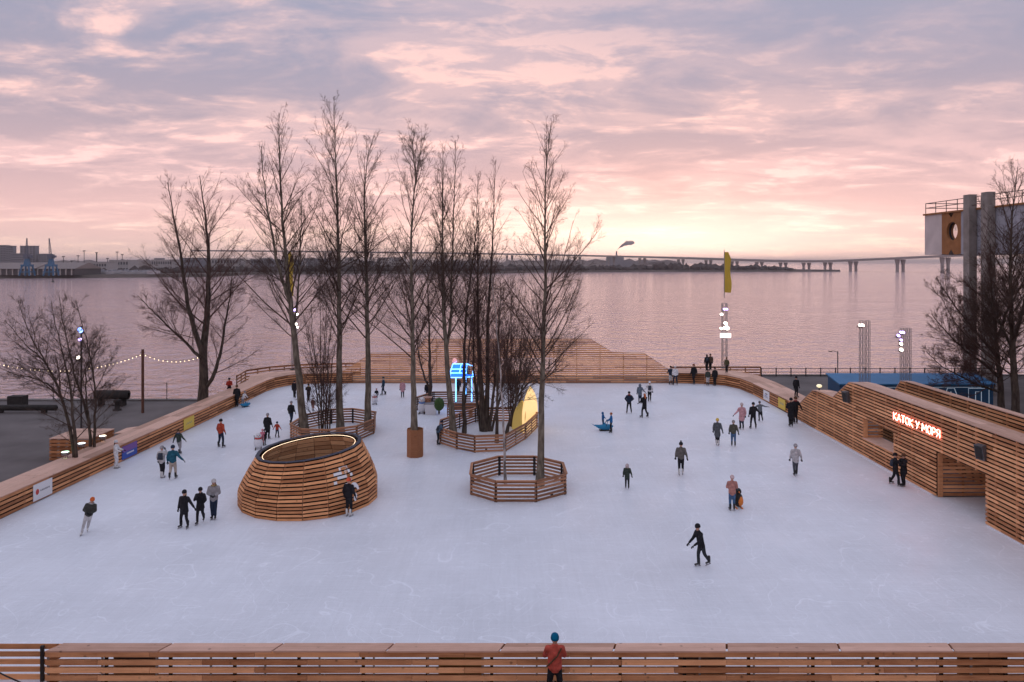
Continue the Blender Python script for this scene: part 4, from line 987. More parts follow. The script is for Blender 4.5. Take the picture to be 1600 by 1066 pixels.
# right trees
d = 54
tree('bare_park_tree', 'tall bare tree at the right edge in front of the concrete columns', [
    stem([(1588, gy(d)), (1586, 600), (1582, 540), (1580, 480), (1578, 420), (1580, 360), (1584, 310), (1590, 262)], d, .30, .02),
    stem([(1582, 540), (1600, 480), (1612, 420), (1622, 350), (1626, 300)], d, .15, .02, 1),
    stem([(1582, 545), (1562, 505), (1546, 470), (1530, 440)], d, .12, .02, -1)], 119, n1=64, t0=.2, Lmax=6.2, ang=(50, 32), lmul=1.0, shape=.75, tip=.20, n2=9, n3=7, n4=2, rmin=.0095, bk=BK_D)
d = 57
tree('bare_park_tree', 'broad bare tree spreading left over the blue kiosk', [
    stem([(1566, gy(d)), (1564, 610), (1560, 570), (1556, 520), (1550, 470), (1546, 420), (1548, 380)], d, .28, .02),
    stem([(1562, 590), (1540, 570), (1510, 550), (1480, 520), (1455, 490)], d, .13, .02, -1),
    stem([(1560, 560), (1534, 530), (1505, 495), (1480, 460), (1464, 435)], d, .12, .02, 1),
    stem([(1564, 612), (1535, 605), (1505, 590), (1470, 572), (1448, 550)], d, .11, .02, -1.5),
    stem([(1558, 530), (1576, 480), (1590, 440), (1604, 400)], d, .12, .02, .5)], 120, n1=56, t0=.2, Lmax=5.0, ang=(50, 34), lmul=1.0, shape=.75, tip=.20, n2=9, n3=7, n4=2, rmin=.0095, bk=BK_D, tw=TW_R)
# ================================================================== MASTS, KIOSK, COLUMN BUILDING, SIGNS, SMALL THINGS
def lampm(name, c, s): return mat(name, (.9, .9, .9), .4, emit=c, estr=s)
FLOOD = lampm('floodlight_white', (1, .90, .76), 12); FLOODV = lampm('floodlight_violet', (.50, .34, 1), 3.2); BULB = lampm('warm_bulb', (1, .74, .42), 3.5)
def truss(t, w, h, nb=9, cross=True, r=.022, ox=0.0, m=STEEL):
    c = org(t); L_ = []
    for sx_ in (-1, 1):
        for sy_ in (-1, 1): put('chord', tubemesh('chord', [[(ox + sx_ * w / 2, sy_ * w / 2, 0), (ox + sx_ * w / 2, sy_ * w / 2, h)]], r * 1.6, m, 5), t, c)
    for k in range(nb):
        z0, z1 = h * k / nb, h * (k + 1) / nb
        for a, b in (((-1, -1), (1, -1)), ((1, -1), (1, 1)), ((1, 1), (-1, 1)), ((-1, 1), (-1, -1))):
            L_.append([(ox + a[0] * w / 2, a[1] * w / 2, z0), (ox + b[0] * w / 2, b[1] * w / 2, z1)]); L_.append([(ox + a[0] * w / 2, a[1] * w / 2, z1), (ox + b[0] * w / 2, b[1] * w / 2, z1)])
    put('bracing', tubemesh('bracing', L_, r * .62, m, 4), t, c)['kind'] = 'stuff'
    put('base_plate', boxes_mesh('base', [(ox - w * .8, ox + w * .8, -w * .8, w * .8, 0, .05)], DARKSTEEL), t, c)
def flood(t, off, m=FLOOD, r=.17, yaw=0.0, pitch=-35):
    """round floodlight with housing, yoke and glowing lens; faces -y"""
    c = org(t) + Vector(off)
    S = 12; V = []; F = []
    for y, k in ((.0, 1.0), (.05, 1.05), (.20, .8), (.26, .35)):
        for i in range(S): a = 2 * math.pi * i / S; V.append((math.cos(a) * r * k, y, math.sin(a) * r * k))
    for q in range(3): F += [(S * q + i, S * q + (i + 1) % S, S * (q + 1) + (i + 1) % S, S * (q + 1) + i) for i in range(S)]
    F.append(tuple(range(S * 3, S * 4)))
    hs = put('floodlight', mesh('housing', V, F, [DARKSTEEL], True), t, c, rot=(R(pitch * -1 * -1), 0, yaw))
    V = [(math.cos(2 * math.pi * i / S) * r * .93, -.004, math.sin(2 * math.pi * i / S) * r * .93) for i in range(S)] + [(0, -.03, 0)]
    ln = bpy.data.objects.new('lens', mesh('lens', V, [(i, (i + 1) % S, S) for i in range(S)], [m])); COL.objects.link(ln); ln.parent = hs
    yk = bpy.data.objects.new('yoke', tubemesh('yoke', [[(-r * 1.15, .1, 0), (-r * 1.15, .3, 0), (r * 1.15, .3, 0), (r * 1.15, .1, 0)]], .015, DARKSTEEL, 4)); COL.objects.link(yk); yk.parent = hs
    return hs
flag_m = mat('yellow_flag_cloth', (.62, .43, .06), .85, noise=.08, nscale=2)
def flag(name, label, x, d, z0, z1, w):
    t = thing(name, (x, d, z0), label, 'flag', 'yellow feather flags'); c = org(t)
    put('pole', tubemesh('pole', [[(0, 0, -.6), (0, 0, z1 - z0 + .25)]], .035, STEEL, 6), t, c)
    V, F = [], []; n, k = 16, 5
    for i in range(n + 1):
        f = i / n
        for j in range(k + 1):
            g = j / k; ww = w * (1 - .45 * max(0, f - .82) / .18) * (.92 + .08 * math.sin(f * 9)); V.append((.04 + g * ww, .10 * math.sin(f * 7 + g * 3) * g, f * (z1 - z0) - .05 * g * (1 if f < .1 else 0)))
    n1 = len(V); V += [(x_, y_ + .012, z_) for x_, y_, z_ in V]
    for i in range(n):
        for j in range(k):
            a = i * (k + 1) + j; F += [(a, a + 1, a + k + 2, a + k + 1), (n1 + a, n1 + a + k + 1, n1 + a + k + 2, n1 + a + 1)]
    put('cloth', mesh('cloth', V, F, [flag_m], True), t, c)
# right flag mast by the far corner
d = 78.6; x = (1132 - CX) / PXF * d; zt = lambda y, d: H - (y - HZ) * d / PXF
t = thing('light_mast', (x, d, 1.1), 'steel truss mast with bright floodlights and a lit white sign, far right corner', 'light mast', 'truss light masts'); c = org(t)
truss(t, .45, zt(474, d) - 1.1, 11)
for yy, ox, m_, r_ in ((483, -.12, FLOODV, .16), (483, .12, FLOODV, .16), (491, -.42, FLOOD, .16), (505, .0, FLOOD, .19), (512, .15, FLOOD, .26), (512, -.12, FLOOD, .16), (513, -.45, FLOOD, .15)): flood(t, (ox, -.38, zt(yy, d) - 1.1), m_, r_)
sgn = put('sign_board', boxes_mesh('sign', [(-.56, .56, -.42, -.34, zt(527, d) - 1.1, zt(520.5, d) - 1.1)], lampm('lit_white_sign', (1, .96, .90), 2.6)), t, c)
dark_ink = mat('dark_ink', (.05, .05, .06), .6)
put('lettering', boxes_mesh('ink', [(-.45 + k * .13, -.45 + k * .13 + (.09 if k % 3 else .06), -.426, -.42, zt(525, d) - 1.1, zt(522.6, d) - 1.1) for k in range(7)], dark_ink), sgn, c)
flag('feather_flag', 'yellow feather flag on the truss mast in the far right corner', x - .02, d, zt(457, d), zt(394, d), .72)
# left flag mast behind the twin poplar
d = 77.5; x = (460 - CX) / PXF * d
t = thing('light_mast', (x, d, 1.1), 'steel truss mast with violet and white lamps behind the twin poplar', 'light mast', 'truss light masts'); c = org(t)
truss(t, .45, zt(472, d) - 1.1, 11)
for yy, ox, m_, r_ in ((484, .0, FLOODV, .22), (484, .26, FLOODV, .18), (491, .36, FLOOD, .16), (506, -.1, FLOOD, .13), (506, .32, FLOOD, .13), (511, -.05, FLOOD, .12), (511, .45, FLOOD, .12), (522, .1, FLOODV, .10)): flood(t, (ox, -.38, zt(yy, d) - 1.1), m_, r_)
flag('feather_flag', 'yellow feather flag on the mast behind the twin poplar', (450 - CX) / PXF * d, d, zt(462, d), zt(394, d), .55)
# left near mast beside the cap trees
d = 52.8; x = (127 - CX) / PXF * d
t = thing('light_mast', (x, d, ZQ), 'thin dark mast with blue and white lamps among the left cap trees', 'light mast', 'truss light masts'); c = org(t)
put('pole', tubemesh('pole', [[(0, 0, 0), (0, 0, zt(508, d))]], .06, DARKSTEEL, 8), t, c)
BLUEL = lampm('floodlight_blue', (.12, .25, 1), 3)
for yy, ox, m_, r_ in ((513, -.02, BLUEL, .16), (516, .1, BLUEL, .15), (529, .02, FLOODV, .14), (557, -.08, FLOOD, .16)): flood(t, (ox, -.2, zt(yy, d)), m_, r_)
# two masts in front of the kiosk
for px_, ytop, lamps, lb in ((1351, 501, ((508, -.30, FLOOD, .12), (508, -.08, FLOOD, .13)), 'twin truss mast with one pair of white floodlights above the kiosk'), (1415, 513, ((519, -.30, FLOODV, .14), (519, -.12, FLOODV, .14), (524, -.5, FLOODV, .15), (531, -.28, FLOODV, .13), (537, -.28, FLOOD, .12), (546, -.26, FLOOD, .15)), 'twin truss mast with a column of violet floodlights above the kiosk')):
    d = 58.5; x = (px_ - CX) / PXF * d
    t = thing('light_mast', (x, d, ZQ), lb, 'light mast', 'truss light masts'); c = org(t); hh = zt(ytop, d) - ZQ
    truss(t, .26, hh, 13, r=.014, ox=-.24); truss(t, .26, hh, 13, r=.014, ox=.24)
    for yy, ox, m_, r_ in lamps: flood(t, (ox - .2, -.25, zt(yy, d) - ZQ), m_, r_)

# ---- blue kiosk
d = 61.3; x0 = (1312 - CX) / PXF * d; x1 = (1552 - CX) / PXF * d
blue = mat('kiosk_blue', (.012, .075, .17), .5, noise=.12, nscale=1.5); blue_r = mat('kiosk_roof_blue', (.03, .17, .36), .45, noise=.1, nscale=1); lett = mat('kiosk_letter_white', (.72, .80, .88), .5, emit=(.6, .75, .9), estr=.25)
t = thing('blue_kiosk', ((x0 + x1) / 2, d, ZQ), 'long dark blue kiosk with outlined white letters behind the timber house', 'kiosk'); c = org(t); w = x1 - x0
put('wall', boxes_mesh('wall', [(-w / 2, w / 2, 0, 2.3, 0, 2.28)], blue), t, c)
V = [(-w / 2 - .1, -.18, 2.36), (w / 2 + .1, -.18, 2.36), (w / 2 + .1, 2.5, 2.86), (-w / 2 - .1, 2.5, 2.86)]; V = [(a, b, z - .10) for a, b, z in V] + V
put('roof', mesh('roof', V, BOXF, [blue_r]), t, c)
V = [(-w / 2, 0, 2.28), (-w / 2, 2.3, 2.28), (-w / 2, 2.3, 2.72)]
put('gable', mesh('gable', V + [(a + .05, b, z) for a, b, z in V], [(0, 2, 1), (3, 4, 5), (0, 1, 4, 3), (1, 2, 5, 4), (2, 0, 3, 5)], [blue]), t, c)
dw = put('door', boxes_mesh('door', [(-w / 2 + .25, -w / 2 + 1.15, -.03, 0, .05, 2.05)], blue_r), t, c)
put('frame', tubemesh('frame', [[(-w / 2 + .25, -.035, .05), (-w / 2 + .25, -.035, 2.05), (-w / 2 + 1.15, -.035, 2.05), (-w / 2 + 1.15, -.035, .05)]], .018, lett, 4), dw, c)
put('trim', tubemesh('trim', [[(-w / 2 + 1.6, -.02, 2.05), (w / 2 - .3, -.02, 2.05)]], .014, lett, 4), t, c)
def zk(y): return H - (y - HZ) * d / PXF - ZQ
def xk(p): return (p - CX) / PXF * d - c.x
zb, zh = zk(634), zk(607)
for nm, lines in (('letter', [[(xk(1425), zb), (xk(1425), zh), (xk(1432), zh), (xk(1432), (zb + zh) / 2 + .1), (xk(1446), (zb + zh) / 2 + .1), (xk(1446), zh), (xk(1466), zh), (xk(1462), zb), (xk(1446), zb), (xk(1446), (zb + zh) / 2 - .1), (xk(1432), (zb + zh) / 2 - .1), (xk(1432), zb), (xk(1425), zb)]]),
                  ('letter', [[(xk(1472), zb), (xk(1480), zh), (xk(1491), zh), (xk(1501), zb), (xk(1494), zb), (xk(1492), zb + .25), (xk(1480), zb + .25), (xk(1478), zb), (xk(1472), zb)], [(xk(1481), zb + .5), (xk(1485.5), zh - .25), (xk(1490), zb + .5), (xk(1481), zb + .5)]]),
                  ('letter', [[(xk(1506), zb), (xk(1510), zb + .12), (xk(1513), zb + .5), (xk(1513), zh), (xk(1545), zh), (xk(1545), zb), (xk(1533), zb), (xk(1533), zh - .28), (xk(1524), zh - .28), (xk(1524), zb + .5), (xk(1521), zb + .1), (xk(1514), zb - .02), (xk(1506), zb)]])):
    put(nm, tubemesh('letter', [[(a, -.03, b) for a, b in ln] for ln in lines], .022, lett, 4), t, c)

# ---- quay railing on the right
t = thing('quay_railing', (45, 80.2, ZQ), 'low dark steel railing along the water edge behind the kiosk', 'railing'); c = org(t)
for k in range(24):
    xx = 27.2 + k * 1.62; box('post', (xx, 80.3, .42), (.09, .09, .96), DARKSTEEL, t)
for zz in (.86, .48): put('rail', tubemesh('rail', [[(27.2 - c.x, .1, zz), (64.5 - c.x, .1, zz)]], .035, DARKSTEEL, 6), t, c)
x = (1309 - CX) / PXF * 79; t = thing('quay_lamp_post', (x, 79, ZQ), 'thin lamp post with a short arm by the right quay railing', 'lamp post'); c = org(t)
put('post', tubemesh('post', [[(0, 0, 0), (0, 0, 2.9)]], .05, DARKSTEEL, 6), t, c); put('arm', tubemesh('arm', [[(0, 0, 2.8), (-.4, 0, 2.95), (-.75, 0, 2.92)]], .03, DARKSTEEL, 5), t, c); put('lamp_head', boxes_mesh('head', [(-.95, -.65, -.1, .1, 2.86, 2.95)], DARKSTEEL), t, c)

# ---- column building at the right edge
XB = 45.2
panel_w = mat('facade_panel', (.60, .54, .53), .75, vary=.08, noise=.15, nscale=.6); panel_o = mat('rust_orange_panel', (.30, .13, .045), .7, noise=.18, nscale=1.5); panel_b = mat('grey_blue_panel', (.33, .34, .39), .7, noise=.2, nscale=.8)
t = thing('column_building', (XB + 4, 62, ZQ), 'raised building on tall concrete columns with a round window, right edge', 'building'); c = org(t)
zb_, zt_ = 13.2, 17.5
edges = [80.4, 77.4, 74.1, 72.9, 69.5, 66, 62.5, 59, 55.5, 52, 48]
RW_Y, RW_Z, RW_R = 75.6, 15.6, .95
for k, (a, b) in enumerate(zip(edges[:-1], edges[1:])):
    if k == 1:                                               # orange panel with the round opening
        S = 28; V, F = [], []
        outer = []
        for i in range(S):
            an = 2 * math.pi * i / S; cy, cz = math.cos(an), math.sin(an); hw, hh = (a - b) / 2, (zt_ - zb_) / 2; yc, zc_ = (a + b) / 2, (zt_ + zb_) / 2
            k_ = min((hw if abs(cy) < 1e-6 else hw / abs(cy)), (hh if abs(cz) < 1e-6 else hh / abs(cz)))
            outer.append((yc + cy * k_, zc_ + cz * k_))
        for xx in (XB, XB + .45):
            for (oy, oz) in outer: V.append((xx - c.x, oy - c.y, oz - c.z))
            for i in range(S): an = 2 * math.pi * i / S; V.append((xx - c.x, RW_Y + math.cos(an) * RW_R - c.y, RW_Z + math.sin(an) * RW_R - c.z))
        for i in range(S):
            j = (i + 1) % S; F += [(i, j, S + j, S + i), (S + i, S + j, 3 * S + j, 3 * S + i)]
        put('panel', mesh('panel', V, F, [panel_o]), t, c)['label'] = 'rust orange panel with round window'
        gl = mat('sunset_glass', (.75, .72, .70), .04, metal=1.0, spec=.8)
        V = [(0, math.cos(2 * math.pi * i / S) * RW_R, math.sin(2 * math.pi * i / S) * RW_R) for i in range(S)] + [(.03, 0, 0)]
        w_ = put('round_window', mesh('pane', V, [(i, S, (i + 1) % S) for i in range(S)], [gl]), t, (XB + .35, RW_Y, RW_Z))
        put('frame', tubemesh('frame', [[(0, math.cos(2 * math.pi * i / S) * RW_R, math.sin(2 * math.pi * i / S) * RW_R) for i in range(S + 1)]], .07, W_DARK, 5), w_, (XB + .3, RW_Y, RW_Z))
    else:
        box('panel', (XB + .1, (a + b) / 2, (zb_ + zt_) / 2), (.2, a - b - .04, zt_ - zb_), panel_w if k < 1 else panel_b, t)
put('body', boxes_mesh('body', [(.5, 14, -14, 18.3, zb_ - c.z + .05, zt_ - c.z - .05)], panel_b), t, c)
box('end_panel', (XB + 3, 80.5, (zb_ + zt_) / 2), (6, .2, zt_ - zb_), panel_w, t)
put('roof_edge', boxes_mesh('roof_edge', [(-.15 + XB - c.x, 14, -14.2, 18.7, zt_ - c.z, zt_ - c.z + .18)], panel_o), t, c)
L_ = [[(XB - c.x, 18.4, zt_ - c.z + .2 + h_), (XB - c.x, -14, zt_ - c.z + .2 + h_)] for h_ in (.6, 1.1)] + [[(XB - c.x, 18.4 - k * 1.9, zt_ - c.z + .1), (XB - c.x, 18.4 - k * 1.9, zt_ - c.z + 1.3)] for k in range(17)] + [[(XB - c.x, 18.4, zt_ - c.z + .2 + h_), (XB + 6 - c.x, 18.4, zt_ - c.z + .2 + h_)] for h_ in (.6, 1.1)]
put('roof_railing', tubemesh('rr', L_, .04, DARKSTEEL, 5), t, c)
for yy in (71.95, 69.2, 60, 52): put('column', boxes_mesh('column', [(44.4 - c.x, 45.15 - c.x, yy - .47 - c.y, yy + .47 - c.y, 0, 19.0 - c.z)], CONC), t, c)
put('lower_block', boxes_mesh('lower', [(3, 14, -12, 8, 0, zb_ - c.z)], mat('lower_concrete', (.13, .12, .115), .9, noise=.3, nscale=.5)), t, c)
for k in range(4):
    wn = box('window', (XB + 3 - 4 + 3.98, 64.5 - k * 4.2, 7.2), (.1, 2.6, 2.2), glassd, t)
tag(put('lit_window', boxes_mesh('lw', [(0, .06, -.5, .5, 0, 1.0)], lampm('warm_window', (1, .72, .38), 1.2)), None, (XB + 2.9, 62.3, 9.6)), 'small warm lit window on the column building behind the branches', 'window')

# ---- neon sign on the timber house
NEON = lampm('neon_red', (1, .24, .20), 7)
GL = {'К': ([[(0, 0), (0, 1)], [(.52, 1), (.02, .48), (.55, 0)]], .56), 'А': ([[(0, 0), (.3, 1), (.6, 0)], [(.11, .36), (.49, .36)]], .6), 'Т': ([[(0, 1), (.56, 1)], [(.28, 1), (.28, 0)]], .56),
      'О': ([[(.3 + .3 * math.sin(a * math.pi / 8), .5 + .5 * math.cos(a * math.pi / 8)) for a in range(17)]], .6), 'У': ([[(0, 1), (.28, .45)], [(.55, 1), (.12, 0)]], .55), 'М': ([[(0, 0), (.04, 1), (.36, .35), (.68, 1), (.72, 0)]], .72),
      'Р': ([[(0, 0), (0, 1), (.3, 1), (.48, .88), (.5, .7), (.42, .52), (.25, .46), (0, .46)]], .5), 'Я': ([[(.5, 0), (.5, 1), (.2, 1), (.04, .88), (0, .7), (.08, .54), (.25, .47), (.5, .47)], [(.26, .47), (0, 0)]], .5)}
t = thing('neon_sign', (X1 - .18, 40.9, 3.2), 'glowing red neon lettering on the slatted timber house', 'neon sign'); c = org(t)
txt = 'КАТОК У МОРЯ'; wd = sum(GL[ch][1] + .16 if ch != ' ' else .34 for ch in txt); hN = .42; kx = 4.75 / wd; s = 0
for ch in txt:
    if ch == ' ': s += .34; continue
    lines, w = GL[ch]
    put('letter', tubemesh('letter', [[(0, 43.15 - (s + a) * kx - c.y, b * hN) for a, b in ln] for ln in lines], .021, NEON, 6), t, c)
    s += w + .16
put('mounting_rail', tubemesh('rail', [[(.06, 2.35, -.04), (.06, -2.5, -.04)], [(.06, 2.35, hN + .03), (.06, -2.5, hN + .03)]], .012, DARKSTEEL, 4), t, c)
# loudspeakers on the timber house
spk = mat('grey_speaker', (.10, .10, .11), .6)
for dd, zz, lb in ((49.0, 3.45, 'small grey loudspeaker near the peak of the timber house'), (34.9, 3.4, 'grey loudspeaker panel above the gate of the timber house')):
    t = thing('loudspeaker', (X1 - .3, dd, zz), lb, 'loudspeaker'); c = org(t)
    put('cabinet', mesh('cab', [(-.12, -.24, -.36), (.16, -.2, -.36), (.16, .2, -.36), (-.12, .24, -.36), (-.16, -.24, .36), (.12, -.2, .36), (.12, .2, .36), (-.16, .24, .36)], BOXF, [spk]), t, c, rot=(0, R(-8), R(14)))
    put('bracket', tubemesh('br', [[(.05, 0, 0), (.34, 0, .05)]], .03, DARKSTEEL, 5), t, c)
    put('grille', mesh('gr', [(-.15, -.19, -.3), (-.15, .19, -.3), (-.185, .19, .3), (-.185, -.19, .3)], [(0, 1, 2, 3)], [W_DARK]), t, c, rot=(0, R(-8), R(14)))

# ---- posters on the barriers
white_b = mat('white_board', (.78, .78, .80), .5); red_b = mat('red_print', (.55, .06, .05), .5); grey_b = mat('grey_print', (.25, .25, .27), .5); yel_b = mat('yellow_board', (.75, .55, .08), .5); pur_b = mat('purple_print', (.20, .09, .34), .5); blu_b = mat('blue_board', (.03, .09, .42), .5)
def lx(dd): return float(np.interp(dd, [20.5, 35.5, 46, 58, 70.5], [-25.3, -24.7, -24.25, -23.85, -23.6])) + .035
def board(label, side, d0, d1, z0, z1, m, marks, group='boards fixed on the barriers'):
    xx = lx((d0 + d1) / 2) if side < 0 else 22.63; t = thing('sign_board', (xx, (d0 + d1) / 2, z0), label, 'sign', group); c = org(t); s = 1 if side < 0 else -1
    ang = (math.atan2(lx(d1) - lx(d0), d1 - d0)) * -1 if side < 0 else 0.0
    w = d1 - d0
    put('board', boxes_mesh('board', [(min(0, s * .025), max(0, s * .025), -w / 2, w / 2, 0, z1 - z0)], m), t, c, ang)
    for (a0, a1, b0, b1, mm) in marks:        # a: along the board left to right as read, b: up
        ya, yb = (-w / 2 + a0 * w, -w / 2 + a1 * w) if side < 0 else (w / 2 - a1 * w, w / 2 - a0 * w)
        put('print', boxes_mesh('print', [(min(s * .026, s * .03), max(s * .026, s * .03), ya, yb, b0 * (z1 - z0), b1 * (z1 - z0))], mm), t, c, ang)
    return t, c, ang
t, c, ang = board('white board with a red round emblem on the left barrier', -1, 37.75, 39.2, .10, .95, white_b, [(.36 + k * .085, .36 + k * .085 + (.065 if k % 2 else .05), .46, .56, grey_b) for k in range(6)])
put('emblem', mesh('emblem', [(.031, -1.45 / 2 + .2 * 1.45 + .13 * math.cos(a * math.pi / 7), .43 + .15 * math.sin(a * math.pi / 7)) for a in range(14)], [tuple(range(14))], [red_b]), t, c, ang)
board('purple and blue board beside the white-clad skater on the left barrier', -1, 45.7, 47.4, .10, .92, blu_b, [(.0, 1, .52, 1, pur_b)] + [(.3 + k * .07, .3 + k * .07 + .05, .30, .42, white_b) for k in range(7)])
board('small yellow board on the left barrier', -1, 53.7, 55.3, .12, .92, yel_b, [(.25 + k * .09, .25 + k * .09 + .06, .42 + .08 * (k % 2), .50 + .08 * (k % 2), grey_b) for k in range(6)])
board('white poster on the curved right barrier', 1, 64.7, 66.2, .12, .96, white_b, [(.2, .8, .30, .36, grey_b), (.2, .7, .45, .51, blu_b), (.3, .7, .60, .74, grey_b)])
board('yellow poster on the curved right barrier', 1, 60.9, 62.5, .12, .96, yel_b, [(.2, .8, .45, .51, grey_b), (.25, .75, .58, .62, grey_b)])

# ---- tall planter
pc = G(647, 716); t = thing('tall_planter', (pc.x, pc.y + .5, 0), 'tall narrow wooden planter standing alone on the ice', 'planter'); c = org(t); S = 8
W_PL = wood('planter_board', (.22, .085, .035), (.42, .18, .085))
for i in range(S):
    a0, a1 = 2 * math.pi * (i + .5) / S, 2 * math.pi * (i + 1.5) / S; r0 = .54
    A = (math.cos(a0) * r0, math.sin(a0) * r0); B = (math.cos(a1) * r0, math.sin(a1) * r0)
    k_ = .93
    V = [(A[0], A[1], 0), (B[0], B[1], 0), (B[0] * k_, B[1] * k_, 0), (A[0] * k_, A[1] * k_, 0)]; V = V + [(x_, y_, 1.76) for x_, y_, z_ in V]
    put('side_board', mesh('side', V, BOXF, [W_PL]), t, c)
put('soil', mesh('soil', [(math.cos(2 * math.pi * i / 8) * .5, math.sin(2 * math.pi * i / 8) * .5, 1.45) for i in range(8)], [tuple(range(8))], [W_DARK]), t, c)
tag(put('uplight', tubemesh('up', [[(0, 0, 0), (0, 0, .1), (0, 0, .101)]], [.09, .09, .0], BULB, 8), None, (pc.x - .3, pc.y + .32, 1.47)), 'warm uplight inside the tall planter at the poplar foot', 'lamp')
# small uplights in the rings
def uplight(x, y, z, label, m=BULB, r=.07):
    t = thing('uplight', (x, y, z), label, 'lamp', 'ground lamps'); c = org(t)
    put('housing', tubemesh('h', [[(0, 0, 0), (0, 0, .12), (0, 0, .13)]], [r, r * 1.2, r * .9], DARKSTEEL, 8), t, c); put('lens', tubemesh('l', [[(0, 0, .13), (0, 0, .15), (0, 0, .151)]], [r * .9, r * .8, 0], m, 8), t, c)
uplight(-.9, 38.5, .05, 'ground lamp behind the front left side of the octagonal fence'); uplight(2.1, 38.9, .05, 'ground lamp behind the front right side of the octagonal fence'); uplight(-1.7, 48.4, .05, 'ground lamp behind the front of the middle ring fence'); uplight(-3.2, 58.2 + 1.3, .3, 'ground lamp at the foot of the blue neon frame')
# cap lamps on the left barrier
for px_, py_, m_, lb in ((102, 716, lampm('lamp_green', (.55, 1, .6), 3), 'round green spotlight on the left barrier cap, nearest'), (127.5, 702, lampm('lamp_white', (.85, .95, 1), 4), 'round white spotlight in the middle of the left barrier cap lamps'), (160.5, 690, lampm('lamp_warm', (1, .85, .6), 4), 'round warm spotlight on the left barrier cap, farthest')):
    p = G(px_, py_, 1.1); t = thing('cap_spotlight', (p.x, p.y, 1.1), lb, 'spotlight', 'spotlights on the left cap'); c = org(t)
    for a in (0, 2.1, 4.2): put('leg', tubemesh('leg', [[(math.cos(a) * .16, math.sin(a) * .16, 0), (math.cos(a) * .1, math.sin(a) * .1, .16)]], .018, DARKSTEEL, 4), t, c)
    put('housing', tubemesh('hs', [[(0, 0, .14), (0, 0, .18), (0, 0, .34), (0, 0, .36)]], [.08, .19, .22, .20], STEEL, 12), t, c); put('lens', tubemesh('ln', [[(0, 0, .355), (0, 0, .37), (0, 0, .371)]], [.20, .18, 0], m_, 12), t, c)
# yellow lamp on the ridge of the timber house
p = D(1280, 603, 54.4); t = thing('ridge_lamp', (p.x, p.y, 2.95), 'small yellow lamp on the low ridge of the timber house', 'lamp'); c = org(t)
put('stand', tubemesh('s', [[(0, 0, 0), (0, 0, .2)]], .05, DARKSTEEL, 6), t, c); put('globe', tubemesh('g', [[(0, 0, .18), (0, 0, .24), (0, 0, .34), (0, 0, .42), (0, 0, .44)]], [.05, .17, .2, .12, .0], lampm('yellow_lamp', (1, .85, .35), .5), 10), t, c)

# ---- glowing yellow leaf panels
YL = mat('yellow_lit_panel', (.75, .55, .25), .6, emit=(1, .66, .28), estr=.62); YD = mat('yellow_panel_side', (.62, .45, .12), .6, emit=(1, .7, .2), estr=.10)
t = thing('leaf_panel', (1.4, 54.4, 0), 'glowing cream yellow leaf-shaped panel in the middle ring fence', 'light panel'); c = org(t)
def leaf(name, A, B, hgt, lean, m, th=.1, asym=.0):
    A = Vector((*A, 0)); B = Vector((*B, 0)); tt = (B - A); nn = Vector((-tt.y, tt.x, 0)).normalized(); n = 14; V = []
    for s_ in (0, 1):
        for i in range(n + 1):
            f = i / n; w = (1 - f ** 2.6) * (.40 + .30 * f); z = f * hgt
            for sg in (-1, 1):
                V.append(A + tt * (.5 + asym * f + sg * w) + Vector((0, 0, z)) + nn * (th * s_ + lean * f) - c)
    F = []
    for i in range(n):
        a = 2 * i; b = 2 * (n + 1) + a; F += [(a, a + 1, a + 3, a + 2), (b, b + 2, b + 3, b + 1), (a, a + 2, b + 2, b), (a + 1, b + 1, b + 3, a + 3)]
    return put(name, mesh(name, V, F, [m]), t, c)
leaf('lit_face', (.78, 53.0), (1.98, 55.9), 3.2, 0, YL); leaf('side_leaf', (-.1, 54.6), (.75, 53.3), 2.3, .3, YD, asym=.15)
# ---- blue neon frame
BN = lampm('neon_blue', (.08, .34, 1), 3.2); BP = mat('blue_lit_panel', (.03, .12, .6), .5, emit=(.02, .16, 1), estr=1.1)
t = thing('blue_neon_frame', (-4.2, 62.2, .0), 'tall frame outlined in bright blue neon among the trees', 'neon frame'); c = org(t)
def zf(y, d=62.2): return H - (y - HZ) * d / PXF
def xf(p, d=62.2): return (p - CX) / PXF * d - c.x
for pxx, y0, y1, oy in ((712.3, 628, 590, 0), (726.3, 620, 592, 1.2), (737, 627, 588, 0), (722, 616, 592, 1.9)): put('neon_leg', tubemesh('leg', [[(xf(pxx), oy, zf(y0)), (xf(pxx), oy, zf(y1))]], .05, BN, 6), t, c)
top = [[(xf(703), 0, zf(583)), (xf(707), .5, zf(570)), (xf(729), .5, zf(570)), (xf(729), 0, zf(583)), (xf(703), 0, zf(583))], [(xf(703), 0, zf(590)), (xf(721.5), 0, zf(590))], [(xf(703.5), 0, zf(583)), (xf(703.5), 0, zf(590))], [(xf(705), .2, zf(577.5)), (xf(729), .2, zf(577.5))], [(xf(718), 0, zf(583)), (xf(720), .5, zf(570))], [(xf(729), .1, zf(590)), (xf(742), .1, zf(588))], [(xf(729), .5, zf(570)), (xf(738), 1.0, zf(575))], [(xf(738), 1.0, zf(575)), (xf(738), .8, zf(588))]]
put('neon_top', tubemesh('top', top, .045, BN, 6), t, c)
put('back_panel', boxes_mesh('bp', [(xf(705), xf(728), .75, .8, zf(588), zf(572))], BP), t, c)
put('cross_beam', boxes_mesh('cb', [(xf(703), xf(742), .9, 1.0, zf(591), zf(588))], BP), t, c)
pl = put('plinth', boxes_mesh('pl', [(xf(704), xf(740), -.4, 1.6, 0, .25)], W_DARK), t, c)
